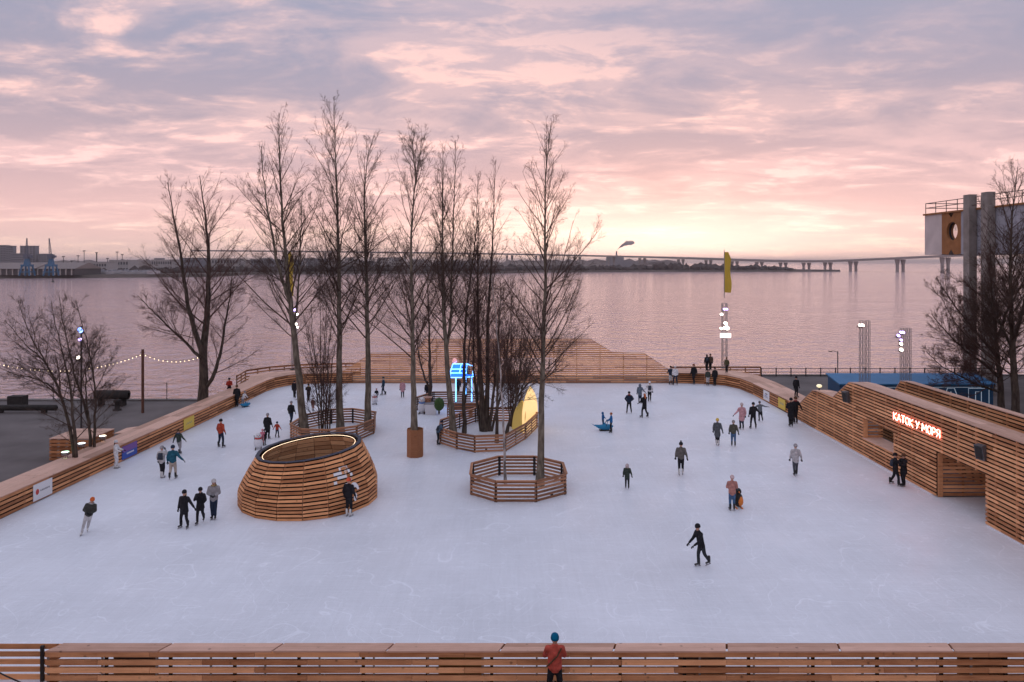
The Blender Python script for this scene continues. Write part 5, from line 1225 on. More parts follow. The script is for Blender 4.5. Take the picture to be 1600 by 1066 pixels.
tag(put('red_ornament', tubemesh('ro', [[(0, 0, 0), (0, 0, .2), (0, 0, .42), (0, 0, .5)]], [.05, .24, .16, 0], lampm('red_lamp', (1, .16, .08), .35), 8), None, (-4.9, 62.9, 3.72)), 'small red lamp on top of the blue neon frame', 'lamp')
# things kept in the rear enclosure
pine = mat('pine_green', (.05, .10, .03), .9, noise=.3, nscale=12)
def blob(name, rx, rz, m, parent, at, seed=1, S=10, n=7):
    rg = random.Random(seed); V = [(0, 0, 0)]; F = []
    for i in range(1, n):
        a = math.pi * i / n
        for k in range(S): V.append((math.sin(a) * math.cos(2 * math.pi * k / S) * rx * rg.uniform(.93, 1.07), math.sin(a) * math.sin(2 * math.pi * k / S) * rx * rg.uniform(.93, 1.07), rz * (1 - math.cos(a))))
    V.append((0, 0, 2 * rz)); F += [(0, 1 + (k + 1) % S, 1 + k) for k in range(S)]
    for i in range(n - 2): F += [(1 + S * i + k, 1 + S * i + (k + 1) % S, 1 + S * (i + 1) + (k + 1) % S, 1 + S * (i + 1) + k) for k in range(S)]
    b = 1 + S * (n - 2); F += [(b + k, b + (k + 1) % S, len(V) - 1) for k in range(S)]
    return put(name, mesh(name, V, F, [m], True), parent, at)
p = G(686, 648); t = thing('clipped_bush', (p.x, p.y, 0), 'round green clipped bush at the mouth of the rear enclosure', 'bush'); blob('stem', .08, .2, BK_D, t, (p.x, p.y, 0), 2); blob('foliage', .42, .55, pine, t, (p.x, p.y, .3), 3)
p = G(673.5, 647); t = thing('white_bin', (p.x, p.y, 0), 'white square bin beside the round bush', 'bin'); c = org(t); put('body', mesh('b', [(-.42, -.35, 0), (.42, -.35, 0), (.42, .35, 0), (-.42, .35, 0), (-.5, -.42, .85), (.5, -.42, .85), (.5, .42, .85), (-.5, .42, .85)], BOXF, [white_b]), t, c); put('lid', boxes_mesh('l', [(-.53, .53, -.45, .45, .855, .91)], grey_b), t, c)
p = G(667.5, 646); t = thing('crate_stack', (p.x, p.y + .3, 0), 'wooden crate stack between the snowman and the white bin', 'crate'); c = org(t)
for k in range(6): put('slat', boxes_mesh('s', [(-.3, .3, -.3, -.27, .05 + k * .2, .2 + k * .2)], W_RING), t, c); put('slat', boxes_mesh('s', [(-.34, -.305, -.3, .3, .05 + k * .2, .2 + k * .2)], W_RING), t, c)
put('top', boxes_mesh('t', [(-.36, .36, -.34, .34, 1.24, 1.29)], W_CAP), t, c)
# snowman and animal skating helpers
sn_w = mat('helper_white', (.72, .73, .76), .5); sn_o = mat('helper_orange', (.75, .22, .04), .5); sn_b = mat('helper_blue', (.02, .22, .42), .5); sn_k = mat('helper_black', (.02, .02, .02), .5); sn_s = mat('helper_scarf', (.10, .22, .55), .7); sn_r = mat('helper_red', (.5, .05, .04), .6)
def snowman(p, label, yaw=0.0, s=1.0, scarf=sn_s):
    t = thing('snowman_helper', (p.x, p.y, 0), label, 'skating aid', 'snowman skating aids'); t.rotation_euler = (0, 0, yaw); t.scale = (s, s, s)
    def pp(name, me, at): o = put(name, me, None, at); o.parent = t; return o
    o = blob('body', .27, .33, sn_w, None, (0, 0, .04), 4, 12, 8); o.parent = t
    o = blob('head', .18, .18, sn_w, None, (0, 0, .62), 5, 12, 8); o.parent = t
    pp('scarf', tubemesh('sc', [[(math.cos(a * math.pi / 6) * .17, math.sin(a * math.pi / 6) * .17, .66) for a in range(13)]], .045, scarf, 5), (0, 0, 0))
    pp('nose', tubemesh('n', [[(0, -.16, .80), (0, -.32, .79)]], [.03, .004], sn_o, 6), (0, 0, 0))
    for sg in (-1, 1): pp('handle', tubemesh('h', [[(sg * .2, .05, .45), (sg * .25, .25, .75), (sg * .25, .32, .76)]], .02, sn_k, 5), (0, 0, 0)); pp('runner', boxes_mesh('r', [(sg * .16 - .03, sg * .16 + .03, -.3, .3, 0, .05)], sn_k), (0, 0, 0)); e_ = blob('eye', .022, .022, sn_k, None, (sg * .06, -.165, .83), 6, 6, 4); e_.parent = t
    for sg in (-1, 1): pass
snowman(G(659.5, 646), 'white snowman skating aid with blue scarf parked in the rear enclosure', 0, 1.35)
snowman(G(585.5, 632), 'white snowman skating aid pushed by a child near the far poplars', .2, 1.0, sn_r)
snowman(G(402, 703) + Vector((0, .2, 0)), 'white snowman skating aid held by the pink-clad child beside the barrel', .3, 1.1, sn_r)
def whale(p, label, yaw, s):
    t = thing('dolphin_helper', (p.x, p.y, 0), label, 'skating aid', 'blue dolphin skating aids'); t.rotation_euler = (0, 0, yaw); t.scale = (s,) * 3
    S = 10; path = [(-.85, .42, .02), (-.7, .40, .07), (-.45, .30, .15), (-.1, .26, .22), (.25, .27, .22), (.5, .3, .15), (.62, .31, .06)]
    V, F = [], []
    for i, (x_, z_, r_) in enumerate(path):
        for k in range(S): a = 2 * math.pi * k / S; V.append((x_, math.cos(a) * r_, z_ + math.sin(a) * r_ * .95))
        if i: F += [(S * (i - 1) + k, S * (i - 1) + (k + 1) % S, S * i + (k + 1) % S, S * i + k) for k in range(S)]
    F += [tuple(range(S)), tuple(range(S * len(path) - 1, S * len(path) - S - 1, -1))]
    def pp(name, me): o = put(name, me); o.parent = t
    pp('body', mesh('body', V, F, [sn_b], True)); pp('tail', mesh('tail', [(-.8, 0, .40), (-1.0, -.26, .52), (-.9, 0, .50), (-1.0, .26, .52), (-.8, 0, .46)], [(0, 1, 2), (0, 2, 3), (4, 2, 1), (4, 3, 2)], [sn_b])); pp('fin', mesh('fin', [(-.1, -.02, .46), (.15, -.02, .46), (-.1, -.01, .66), (-.1, .02, .46), (.15, .02, .46), (-.1, .01, .66)], [(0, 1, 2), (5, 4, 3), (0, 2, 5, 3), (1, 4, 5, 2)], [sn_b]))
    for sg in (-1, 1): pp('runner', boxes_mesh('r', [(-.4, .4, sg * .14 - .02, sg * .14 + .02, 0, .07)], sn_k)); pp('handle', tubemesh('h', [[(.05, sg * .18, .35), (.2, sg * .2, .75), (.25, sg * .1, .78)]], .02, sn_k, 5))
whale(G(945, 673), 'blue dolphin-shaped skating aid carrying a child, right of the big poplar', R(8), 1.0)
whale(G(384, 636), 'blue dolphin-shaped skating aid at the far end of the left barrier', R(60), .75)
o_p = G(1153.5, 793); t = thing('penguin_helper', (o_p.x, o_p.y, 0), 'black and orange penguin skating aid in front of the salmon jacket skater', 'skating aid')
blob('body', .24, .36, sn_k, t, (o_p.x, o_p.y, .03), 8, 12, 8); blob('head', .16, .16, sn_k, t, (o_p.x, o_p.y, .66), 9, 12, 8); blob('belly', .17, .26, sn_o, t, (o_p.x + .06, o_p.y - .10, .1), 10, 10, 7); put('beak', tubemesh('bk', [[(0, -.14, .82), (0, -.26, .80)]], [.04, .004], sn_o, 6), t, (o_p.x, o_p.y, 0))
for sg in (-1, 1): put('runner', boxes_mesh('r', [(sg * .14 - .03, sg * .14 + .03, -.28, .28, 0, .045)], sn_o), t, (o_p.x, o_p.y, 0))

# ---- left quay things
d = 60.9; x = (223 - CX) / PXF * d; t = thing('string_light_pole', (x, d, ZQ), 'rusty upright pole carrying the string of bulbs on the left quay', 'pole'); c = org(t); rust = mat('rusty_pole', (.13, .06, .04), .8, noise=.3, nscale=5)
put('shaft', tubemesh('sh', [[(0, 0, 0), (0, 0, zt(545, d))]], .11, rust, 8), t, c); put('hook', tubemesh('hk', [[(-.2, 0, 5.0), (0, 0, 5.1), (.2, 0, 5.0)]], .03, DARKSTEEL, 5), t, c)
def string(label, P, n, sagv):
    t = thing('string_lights', P[0], label, 'string lights', 'strings of warm bulbs'); c = org(t); ln = []
    for i in range(n * 2 + 1):
        f = i / (n * 2); q = Vector(P[0]).lerp(Vector(P[1]), f); q.z -= sagv * 4 * f * (1 - f); ln.append(q - c)
    put('cable', tubemesh('cable', [ln], .012, DARKSTEEL, 4), t, c)
    for i in range(n): q = ln[2 * i + 1] + c; b_ = blob('bulb', .027, .034, BULB, t, (q.x, q.y, q.z - .1), 7, 6, 5)
string('long string of warm bulbs sagging left from the rusty pole to the picture edge', (D(222, 553, d), D(-70, 546, 54)), 44, 1.45)
string('string of warm bulbs from the rusty pole to the big quay tree', (D(224, 553, d), D(312, 557, 62)), 13, .5)
dk = mat('tarred_timber', (.03, .027, .026), .85, noise=.3, nscale=3)
p = G(145, 645); t = thing('mooring_fender', (p.x, 63.9, ZQ), 'dark cylindrical mooring fender lying at the left quay edge', 'fender'); c = org(t)
put('drum', tubemesh('drum', [[(-1.6, 0, .95), (-1.55, 0, .95), (1.25, 0, .95), (1.3, 0, .95)]], [.2, .40, .40, .2], dk, 14), t, c)
for xx in (-1.1, .8): put('cradle', boxes_mesh('cr', [(xx - .12, xx + .12, -.35, .35, 0, .6)], dk), t, c)
p = G(183, 640); t = thing('bollard', (p.x, p.y, ZQ), 'black mooring bollard on the left quay', 'bollard'); c = org(t)
put('post', tubemesh('bp', [[(0, 0, 0), (0, 0, .1), (0, 0, .12), (0, 0, .6), (0, 0, .72), (0, 0, .88), (0, 0, .93)]], [.34, .34, .21, .19, .30, .28, .0], dk, 12), t, c); put('horns', tubemesh('hn', [[(-.45, 0, .42), (.45, 0, .42)]], .07, dk, 8), t, c)
p = G(20, 644); t = thing('mooring_beam', (p.x, p.y, ZQ), 'long dark timber beam lying on the left quay', 'beam'); c = org(t); put('log', tubemesh('log', [[(-6, 0, .42), (-5.9, 0, .42), (3.6, 0, .42), (3.7, 0, .42)]], [.1, .24, .24, .1], dk, 10), t, c)
for xx in (-4, -1, 2.6): put('chock', boxes_mesh('ck', [(xx - .15, xx + .15, -.2, .2, 0, .25)], dk), t, c)
p = G(9, 640); t = thing('waste_bin', (p.x, p.y + 1.5, ZQ), 'dark wire waste container at the left edge of the quay', 'bin'); c = org(t); put('body', boxes_mesh('bd', [(-.65, .65, -.4, .4, .12, .95)], dk), t, c)
for a in (-1, 1):
    for b in (-1, 1): box('leg', (p.x + a * .6, p.y + 1.5 + b * .35, .1), (.08, .08, 1.3), DARKSTEEL, t)
t = thing('quay_railing', (-45, 66.1, ZQ), 'thin post and rope railing along the left quay edge', 'railing'); c = org(t)
pts_ = [-36.1, -31.0, -41.2, -46.3, -51.4]
for xx in pts_: put('post', tubemesh('ps', [[(xx - c.x, 0, 0), (xx - c.x, 0, 1.65)]], .035, DARKSTEEL, 5), t, c)
for zz in (1.55, 1.0, .5):
    for a, b in zip(sorted(pts_)[:-1], sorted(pts_)[1:]): put('rope', tubemesh('rp', [[(a - c.x + (b - a) * f / 6, 0, zz - .25 * 4 * f / 6 * (1 - f / 6) * .3) for f in range(7)]], .014, DARKSTEEL, 4), t, c)
t = thing('slatted_planter_box', (-27.6, 47.4, ZQ), 'slatted wooden box standing on the quay behind the cap trees', 'planter box'); c = org(t)
bx0, bx1, by0, by1 = -28.9, -26.4, 46.0, 48.8
for k in range(6):
    z0 = .02 + k * .22
    for A, B in (((bx0, by0), (bx1, by0)), ((bx1, by0), (bx1, by1)), ((bx1, by1), (bx0, by1)), ((bx0, by1), (bx0, by0))): slat(t, A, B, z0, z0 + .16, W_FENCE)
for k in range(5): box('top_board', ((bx0 + bx1) / 2, by0 + .28 + k * .56, 1.36), (bx1 - bx0 + .1, .54, .045), W_CAP, t)
t = thing('ramp', (-27.3, 54.6, ZQ), 'low timber ramp beside the left barrier', 'ramp'); c = org(t)
V = [(-1.6, -1.2, .02), (1.3, -1.2, .02), (1.3, 1.6, .02), (-1.6, .6, .02), (-1.6, -1.2, .04), (1.3, -1.2, .3), (1.3, 1.6, .3), (-1.6, .6, .04)]
put('ramp_deck', mesh('rd', V, BOXF, [W_CAP]), t, c)
t = thing('black_cable', (-15.2, 21.5, 0), 'black cable slanting across the lower left barrier', 'cable'); c = org(t)
put('cable', tubemesh('cb', [[(-.6, -.25, 1.0), (0, -.25, .75), (.6, -.25, .45), (1.4, -.25, .1)]], .02, W_DARK, 6), t, c); put('plug', boxes_mesh('pg', [(-.1, .1, -.29, -.21, .72, .8)], W_DARK), t, c)
# ================================================================== PEOPLE
SKIN = mat('skin', (.52, .30, .22), .6)
FACE_DARK = mat('face_dark', (.03, .02, .02), .5); LIP = mat('lip', (.35, .10, .09), .5)
def capsule(p0, r0, p1, r1, S=9):
    """closed tapered capsule; radii are numbers or (lateral, depth) pairs"""
    p0 = np.array(p0, float); p1 = np.array(p1, float); t = p1 - p0; ln = np.linalg.norm(t); t = t / (ln + 1e-9)
    ref = np.array([1., 0, 0]) if abs(t[0]) < .8 else np.array([0, 1., 0])
    u = ref - t * (ref @ t); u /= np.linalg.norm(u); v = np.cross(t, u)
    r0 = (r0, r0) if np.isscalar(r0) else r0; r1 = (r1, r1) if np.isscalar(r1) else r1
    rings = []
    for a in (-80, -45, 0): rings.append((p0 + t * math.sin(R(a)) * min(r0), (r0[0] * math.cos(R(a)), r0[1] * math.cos(R(a)))))
    for a in (0, 45, 80): rings.append((p1 + t * math.sin(R(a)) * min(r1), (r1[0] * math.cos(R(a)), r1[1] * math.cos(R(a)))))
    V = []; F = []
    for c, (ru, rv) in rings:
        for k in range(S): a = 2 * math.pi * k / S; V.append(c + u * math.cos(a) * ru + v * math.sin(a) * rv)
    n = len(rings)
    for i in range(n - 1): F += [(S * i + k, S * i + (k + 1) % S, S * (i + 1) + (k + 1) % S, S * (i + 1) + k) for k in range(S)]
    F += [tuple(range(S - 1, -1, -1)), tuple(range(S * (n - 1), S * n))]
    return V, F
_jobs = []
def fused(parts, voxel, m, extra=None):
    """temp object whose evaluated voxel remesh gives one continuous skin; resolved in one go later"""
    V, F = [], []
    for v_, f_ in parts:
        n = len(V); V += [tuple(x) for x in v_]; F += [tuple(i + n for i in f) for f in f_]
    me = mesh('temp', V, F, [m]); o = bpy.data.objects.new('temp', me); COL.objects.link(o)
    md = o.modifiers.new('r', 'REMESH'); md.mode = 'VOXEL'; md.voxel_size = voxel; md.use_smooth_shade = True
    sm = o.modifiers.new('s', 'SMOOTH'); sm.factor = .5; sm.iterations = 3
    return o
# shared small meshes -------------------------------------------------
def lathe(name, prof, S, m, sx_=1.0, sy_=1.0):
    V, F = [], []
    for r_, z in prof:
        for k in range(S): a = 2 * math.pi * k / S; V.append((math.cos(a) * r_ * sx_, math.sin(a) * r_ * sy_, z))
    for i in range(len(prof) - 1): F += [(S * i + k, S * i + (k + 1) % S, S * (i + 1) + (k + 1) % S, S * (i + 1) + k) for k in range(S)]
    F += [tuple(range(S - 1, -1, -1)), tuple(range(S * (len(prof) - 1), S * len(prof)))]
    return mesh(name, V, F, [m], True)
def glove_mesh(m):
    """palm, four unequal curled fingers and a thumb leaving the side of the palm; wrist at the origin, fingers towards -z"""
    P = [capsule((0, 0, 0), (.028, .020), (0, -.004, -.075), (.042, .020), 7)]
    for i, (x_, l_) in enumerate(((-.033, .058), (-.011, .068), (.011, .064), (.033, .05))):
        a = (x_, -.004, -.085); b = (x_ * 1.1, -.012, -.085 - l_ * .55); c_ = (x_ * 1.1, -.032, -.085 - l_)
        P += [capsule(a, .0115, b, .0108, 5), capsule(b, .0108, c_, .0095, 5)]
    P += [capsule((-.03, -.004, -.03), .015, (-.058, -.018, -.06), .0125, 5), capsule((-.058, -.018, -.06), .0125, (-.06, -.03, -.09), .0105, 5)]
    V, F = [], []
    for v_, f_ in P: n = len(V); V += v_; F += [tuple(i + n for i in f) for f in f_]
    return mesh('glove', V, F, [m], True)
def skate_mesh(m, blade):
    V, F = [], []; S = 8
    secs = [(.07, .05, .34, .055), (.07, .05, .20, .052), (.04, .055, .12, .055), (-.06, .05, .115, .05), (-.15, .03, .11, .045)]
    P = [capsule((0, .05, .32), (.055, .06), (0, .04, .14), (.05, .065), 8), capsule((0, .06, .115), (.042, .045), (0, -.13, .105), (.045, .035), 8)]
    for v_, f_ in P: n = len(V); V += v_; F += [tuple(i + n for i in f) for f in f_]
    nb = len(F)
    def bx(x0, x1, y0, y1, z0, z1):
        nonlocal V, F
        n = len(V); V += [np.array(q) for q in ((x0, y0, z0), (x1, y0, z0), (x1, y1, z0), (x0, y1, z0), (x0, y0, z1), (x1, y0, z1), (x1, y1, z1), (x0, y1, z1))]; F += [tuple(i + n for i in f) for f in BOXF]
    bx(-.006, .006, -.19, .12, 0, .035); bx(-.015, .015, -.13, -.08, .03, .08); bx(-.015, .015, .03, .09, .03, .08)
    me = mesh('skate', V, F, [m, blade])
    for p_ in me.polygons: p_.material_index = 1 if p_.index >= nb else 0; p_.use_smooth = p_.index < nb
    return me
CLOTH = {}
def cloth(rgb):
    k = tuple(round(c, 3) for c in rgb)
    if k not in CLOTH: CLOTH[k] = mat('cloth_%d' % len(CLOTH), k, .85, noise=.38, nscale=7, bump=.6, spec=.15)
    return CLOTH[k]
_gl, _sk, _ht = {}, {}, {}
POSES = {
 'stand': (((.25, .02, 1.16), (.25, -.06, .92)), ((.25, .02, 1.16), (.25, -.06, .92))),
 'relaxed': (((.27, .05, 1.17), (.33, -.02, .95)), ((.26, .03, 1.16), (.27, -.10, .93))),
 'out': (((.43, .02, 1.30), (.66, .0, 1.26)), ((.43, .02, 1.28), (.66, .02, 1.22))),
 'halfout': (((.33, .03, 1.18), (.46, -.03, .98)), ((.33, .03, 1.18), (.46, -.03, .98))),
 'front': (((.25, -.04, 1.17), (.10, -.25, 1.14)), ((.25, -.04, 1.17), (.10, -.25, 1.12))),
 'rail': (((.25, -.12, 1.18), (.22, -.38, 1.10)), ((.25, -.12, 1.18), (.22, -.38, 1.10))),
 'push': (((.24, -.14, 1.16), (.18, -.40, 1.02)), ((.24, -.14, 1.16), (.18, -.40, 1.02))),
 'head': (((.30, -.06, 1.28), (.14, -.12, 1.55)), ((.26, .03, 1.16), (.27, -.08, .93))),
 'face': (((.25, -.10, 1.20), (.06, -.18, 1.48)), ((.26, .0, 1.16), (.20, -.18, 1.05))),
 'holdL': (((.33, .02, 1.18), (.52, -.02, .98)), ((.26, .03, 1.16), (.27, -.06, .92))),
 'holdR': (((.26, .03, 1.16), (.27, -.06, .92)), ((.33, .02, 1.18), (.52, -.02, .98))),
 'hug': (((.24, -.18, 1.25), (.05, -.40, 1.30)), ((.24, -.18, 1.22), (.05, -.38, 1.18))),
 'photo': (((.24, -.12, 1.22), (.06, -.30, 1.42)), ((.24, -.12, 1.22), (.06, -.30, 1.40))),
 'back': (((.24, .14, 1.17), (.10, .20, 1.0)), ((.24, .14, 1.17), (.10, .20, .98))),
 'hip': (((.34, .10, 1.20), (.20, -.03, 1.02)), ((.34, .10, 1.20), (.20, -.03, 1.02))),
}
LEGS = {'stand': ((.10, 0, 0), (.10, 0, 0)), 'wide': ((.18, 0, 0), (.18, 0, 0)), 'stride': ((.10, -.16, 0), (.10, .22, .06)), 'strideR': ((.10, .22, .06), (.10, -.16, 0)), 'glide': ((.08, -.05, 0), (.14, .34, .16)), 'close': ((.07, .02, 0), (.07, -.03, 0))}
PEOPLE = []
def person(label, px, py, head_y, yaw, jacket, trousers, hat=None, pose='stand', legs='stand', coat=.86, hair=None, hat_kind='beanie', skate=(.02, .02, .02), glove=(.02, .02, .022), tilt=(0, 0), bag=None, z=0.0, extra=None, hood=False, bend=0.0, hgt=None, group='skaters on the rink', cat='person', sit=False, vox=None):
    p = G(px, py, z); h = hgt or (py - head_y) * p.y / PXF * 1.0; s = h / 1.78
    t = thing('person', p, label, cat, group); t.rotation_mode = 'ZYX'; t.rotation_euler = (R(tilt[0]), R(tilt[1]), R(yaw)); t.scale = (s,) * 3
    vx = vox or (.030 if p.y < 50 else .042)
    by = -bend                                  # forward shift of the upper body
    hip, sho, neck, head = (0, 0, .95), (0, by * .8, 1.40), (0, by * .95, 1.50), (0, by * 1.08 - .01, 1.63)
    aL, aR = POSES[pose]; lL, lR = LEGS[legs]
    J = {}
    for sg, (el_, wr), lg, nm in ((-1, aL, lL, 'l'), (1, aR, lR, 'r')):
        J[nm] = dict(sh=(sg * .175, by * .82, 1.42 - abs(by) * .1), el=(sg * el_[0], el_[1] + by * .65, el_[2]), wr=(sg * wr[0], wr[1] + by * .8, wr[2]), hp=(sg * .085, 0, .92), an=(sg * lg[0], lg[1], .17 + lg[2]))
        if sit: J[nm]['kn'] = (sg * .13, -.42, .90); J[nm]['an'] = (sg * .13, -.50, .50)
        else: a = J[nm]['an']; J[nm]['kn'] = (sg * (.088 + lg[0]) / 2, a[1] * .5 - .05 - lg[2] * .3, .52 + lg[2] * .4)
    # body
    B = [capsule((head[0], head[1] + .01, head[2] - .03), (.072, .088), (head[0], head[1] + .012, head[2] + .05), (.078, .092)), capsule((head[0], head[1] - .03, head[2] - .085), .042, head, .07), capsule(neck, .052, (head[0], head[1], head[2] - .06), .05),
         capsule(hip, (.13, .09), (0, by * .4, 1.18), (.125, .085)), capsule((0, by * .4, 1.18), (.125, .085), sho, (.15, .085)), capsule(sho, (.12, .07), neck, .06), capsule((head[0], head[1] - .085, head[2] - .005), .017, (head[0], head[1] - .10, head[2] - .028), .019)]
    for sg in (-1, 1): B.append(capsule((sg * .078, head[1] + .01, head[2] - .02), .016, (sg * .082, head[1] + .015, head[2] + .015), .018))
    for q in J.values():
        B += [capsule(sho, .07, q['sh'], .06), capsule(q['sh'], .052, q['el'], .042), capsule(q['el'], .042, q['wr'], .030), capsule(q['hp'], .085, q['kn'], .06), capsule(q['kn'], .058, q['an'], .042)]
    body = fused(B, .026 if p.y < 50 else .036, SKIN)
    # jacket
    jm = cloth(jacket); hem = coat; Jk = [capsule((0, by * .3, max(hem + .16, 1.0)), (.185, .135), (0, by * .5, 1.22), (.185, .135)), capsule((0, by * .5, 1.22), (.185, .135), (0, by * .8, 1.38), (.19, .125)), capsule((0, by * .8, 1.38), (.16, .11), (0, by * .95, 1.49), (.085, .085))]
    kx = .19 if coat > .7 else .215
    if not sit: Jk.append(capsule((0, by * .05, hem + .10), (kx + .005, .145 if coat > .7 else .165), (0, by * .3, 1.02), (.185, .135)))
    for q in J.values():
        w_ = tuple(a + (b - a) * .9 for a, b in zip(q['el'], q['wr'])); Jk += [capsule((0, by * .8, 1.38), .10, q['sh'], .088), capsule(q['sh'], .085, q['el'], .068), capsule(q['el'], .066, w_, .052)]
    if hood: Jk += [capsule((0, by * .95 + .08, 1.49), (.10, .06), (0, by * .95 + .10, 1.46), (.11, .06))]
    jk = fused(Jk, vx, jm)
    Tr = [capsule((0, 0, .98), (.15, .11), (0, 0, .90), (.155, .115))]
    for q in J.values(): Tr += [capsule(q['hp'], .10, q['kn'], .078), capsule(q['kn'], .076, q['an'], .060)]
    tr = fused(Tr, vx, cloth(trousers))
    PEOPLE.append((t, body, jk, tr, head))
    def child(name, me, loc=(0, 0, 0), rot=(0, 0, 0)):
        o = bpy.data.objects.new(name, me); COL.objects.link(o); o.parent = t; o.location = loc; o.rotation_euler = rot; return o
    if glove not in _gl: _gl[glove] = glove_mesh(cloth(glove))
    if skate not in _sk: _sk[skate] = skate_mesh(mat('skate_boot_%d' % len(_sk), skate, .4), STEEL)
    for q in J.values():
        dv = Vector(q['wr']) - Vector(q['el']); o = child('glove', _gl[glove], q['wr']); o.rotation_euler = dv.to_track_quat('-Z', 'Y').to_euler()
        o = child('skate', _sk[skate], (q['an'][0], q['an'][1] - .02, q['an'][2] - .17)); o.rotation_euler = (0, 0, .18 * (1 if q['an'][0] > 0 else -1))
    hc = (head[0], head[1], head[2])
    if hat is not None:
        k = (hat, hat_kind)
        if k not in _ht:
            pr = {'beanie': [(.112, .0), (.118, .035), (.112, .08), (.09, .125), (.05, .152), (.008, .16)], 'bobble': [(.112, .0), (.118, .035), (.112, .08), (.085, .125), (.04, .15), (.03, .16), (.048, .18), (.048, .205), (.02, .225)], 'hood': [(.095, -.13), (.128, -.08), (.138, .0), (.13, .07), (.10, .13), (.05, .16), (.008, .168)], 'helmet': [(.125, -.01), (.13, .05), (.118, .10), (.085, .145), (.03, .168), (.004, .17)]}[hat_kind]
            _ht[k] = lathe('hat', pr, 14, cloth(hat), .92, 1.05)
        child('hood' if hat_kind == 'hood' else 'helmet' if hat_kind == 'helmet' else 'hat', _ht[k], (hc[0], hc[1] + (.035 if hat_kind == 'hood' else .012), hc[2] + (.01 if hat_kind == 'hood' else .02)))
    if hair is not None:
        k = (hair, 'hair')
        if k not in _ht:
            P = [capsule((0, .035, .03), (.092, .085), (0, .065, -.06), (.088, .05), 10), capsule((0, .065, -.06), (.085, .045), (0, .10, -.26), (.06, .03), 10)]
            V, F = [], []
            for v_, f_ in P: n = len(V); V += v_; F += [tuple(i + n for i in f) for f in f_]
            _ht[k] = mesh('hair', V, F, [cloth(hair)], True)
        child('hair', _ht[k], hc)
    if len(PEOPLE) % 4 == 1 and coat > .7 and not bag:
        _r = random.Random(len(PEOPLE)); sm_ = cloth(_r.choice(((.30, .05, .05), (.35, .33, .32), (.05, .09, .16), (.30, .22, .10))))
        child('scarf', tubemesh('scarf', [[(math.cos(a * math.pi / 6) * .095, math.sin(a * math.pi / 6) * .09 + by * .95, 1.515 + .01 * math.sin(a)) for a in range(13)]], .038, sm_, 6))
    if len(PEOPLE) % 7 == 3 and coat > .75 and not bag:
        child('backpack', mesh('backpack', [(-.14, .13 + by * .5, 1.05), (.14, .13 + by * .5, 1.05), (.12, .27 + by * .5, 1.08), (-.12, .27 + by * .5, 1.08), (-.12, .12 + by * .8, 1.42), (.12, .12 + by * .8, 1.42), (.10, .22 + by * .8, 1.39), (-.10, .22 + by * .8, 1.39)], BOXF, [cloth((.04, .05, .07))], True))
    if bag: # strap across the back and bag
        bm_ = cloth(bag); child('strap', tubemesh('strap', [[(-.16, .10 + by, 1.47), (-.05, .165 + by * .7, 1.30), (.10, .165 + by * .5, 1.15), (.21, .08 + by * .3, 1.0)]], .02, bm_, 5))
    return t
BLK = (.018, .018, .022); NAV = (.02, .03, .055); DGR = (.05, .055, .055); GRY = (.30, .29, .30); LGR = (.50, .49, .49); WHT = (.70, .69, .70); RED = (.40, .065, .035); PNK = (.55, .30, .32); TEAL = (.02, .10, .15); BEI = (.42, .35, .29); BLU = (.02, .12, .30); JEAN = (.07, .14, .26); SAL = (.42, .20, .17); ORA = (.62, .14, .04); GRN = (.04, .055, .045); BRN = (.10, .055, .03); BLD = (.42, .28, .14)
W_SK = (.65, .64, .62)
P_ = person
P_('person leaning into a glide, orange beanie, dark camouflage jacket, pale trousers', 131, 834, 776, 25, (.055, .055, .05), LGR, ORA, 'front', 'stride', tilt=(0, 14), hood=True, skate=W_SK)
P_('person all in white standing at the left barrier by the purple board', 181, 732, 688, 100, WHT, WHT, WHT, 'rail', 'close', skate=W_SK, hair=BRN)
P_('person in a pale grey jacket raising a hand to the head', 253, 747, 697, 172, LGR, BLK, GRY, 'head', 'close', skate=W_SK, coat=.82)
P_('person in a teal jacket and beige trousers beside the pale grey jacket', 270, 749, 696, 188, TEAL, BEI, NAV, 'holdL', 'stride')
P_('person in a dark green jacket skating behind the pair near the left barrier', 282, 710, 671, 170, GRN, GRY, BRN, 'halfout', 'strideR', tilt=(0, -6))
P_('person in a rust red jacket near the yellow board', 345, 699, 655, 160, RED, NAV, BLK, 'relaxed', 'wide')
P_('blond person in a long black coat, left of the trio on the ice', 288, 825, 766, -8, BLK, BLK, BLK, 'holdR', 'wide', coat=.68, hair=BLD)
P_('person in a black coat touching the face, middle of the trio', 313, 818, 762, 5, BLK, BLK, BLK, 'face', 'stride', coat=.68, hood=True)
P_('person in a grey fur jacket, right of the trio', 334, 811, 749, 12, GRY, NAV, LGR, 'front', 'close', coat=.80, hair=GRY)
P_('person in a long black coat standing at the far left barrier', 370, 636, 602, 200, BLK, BLK, BRN, 'stand', 'close', coat=.6)
P_('child in white bending over the blue skating aid by the left barrier', 379, 635, 611, 70, WHT, GRY, GRY, 'push', 'wide', bend=.32, hat_kind='helmet')
P_('person in a long black coat and grey hat left of the barrel', 418, 686, 646, 175, BLK, BLK, GRY, 'relaxed', 'stand', coat=.62)
P_('small child in black between the coat and the barrel', 413, 696, 671, 170, BLK, BLK, BLK, 'front', 'stand', coat=.7)
P_('child in a bright red jacket and dark helmet left of the barrel', 433, 684, 659, 170, (.48, .07, .04), NAV, NAV, 'halfout', 'wide', hat_kind='helmet')
P_('child in pink with pink hat behind the snowman at the barrel', 410, 697, 671, 200, (.60, .20, .26), (.55, .28, .30), (.60, .20, .26), 'push', 'stand', bend=.08)
P_('person in a dark jacket and grey hat beside the ring fence', 455, 664, 627, 165, BLK, NAV, GRY, 'relaxed', 'strideR')
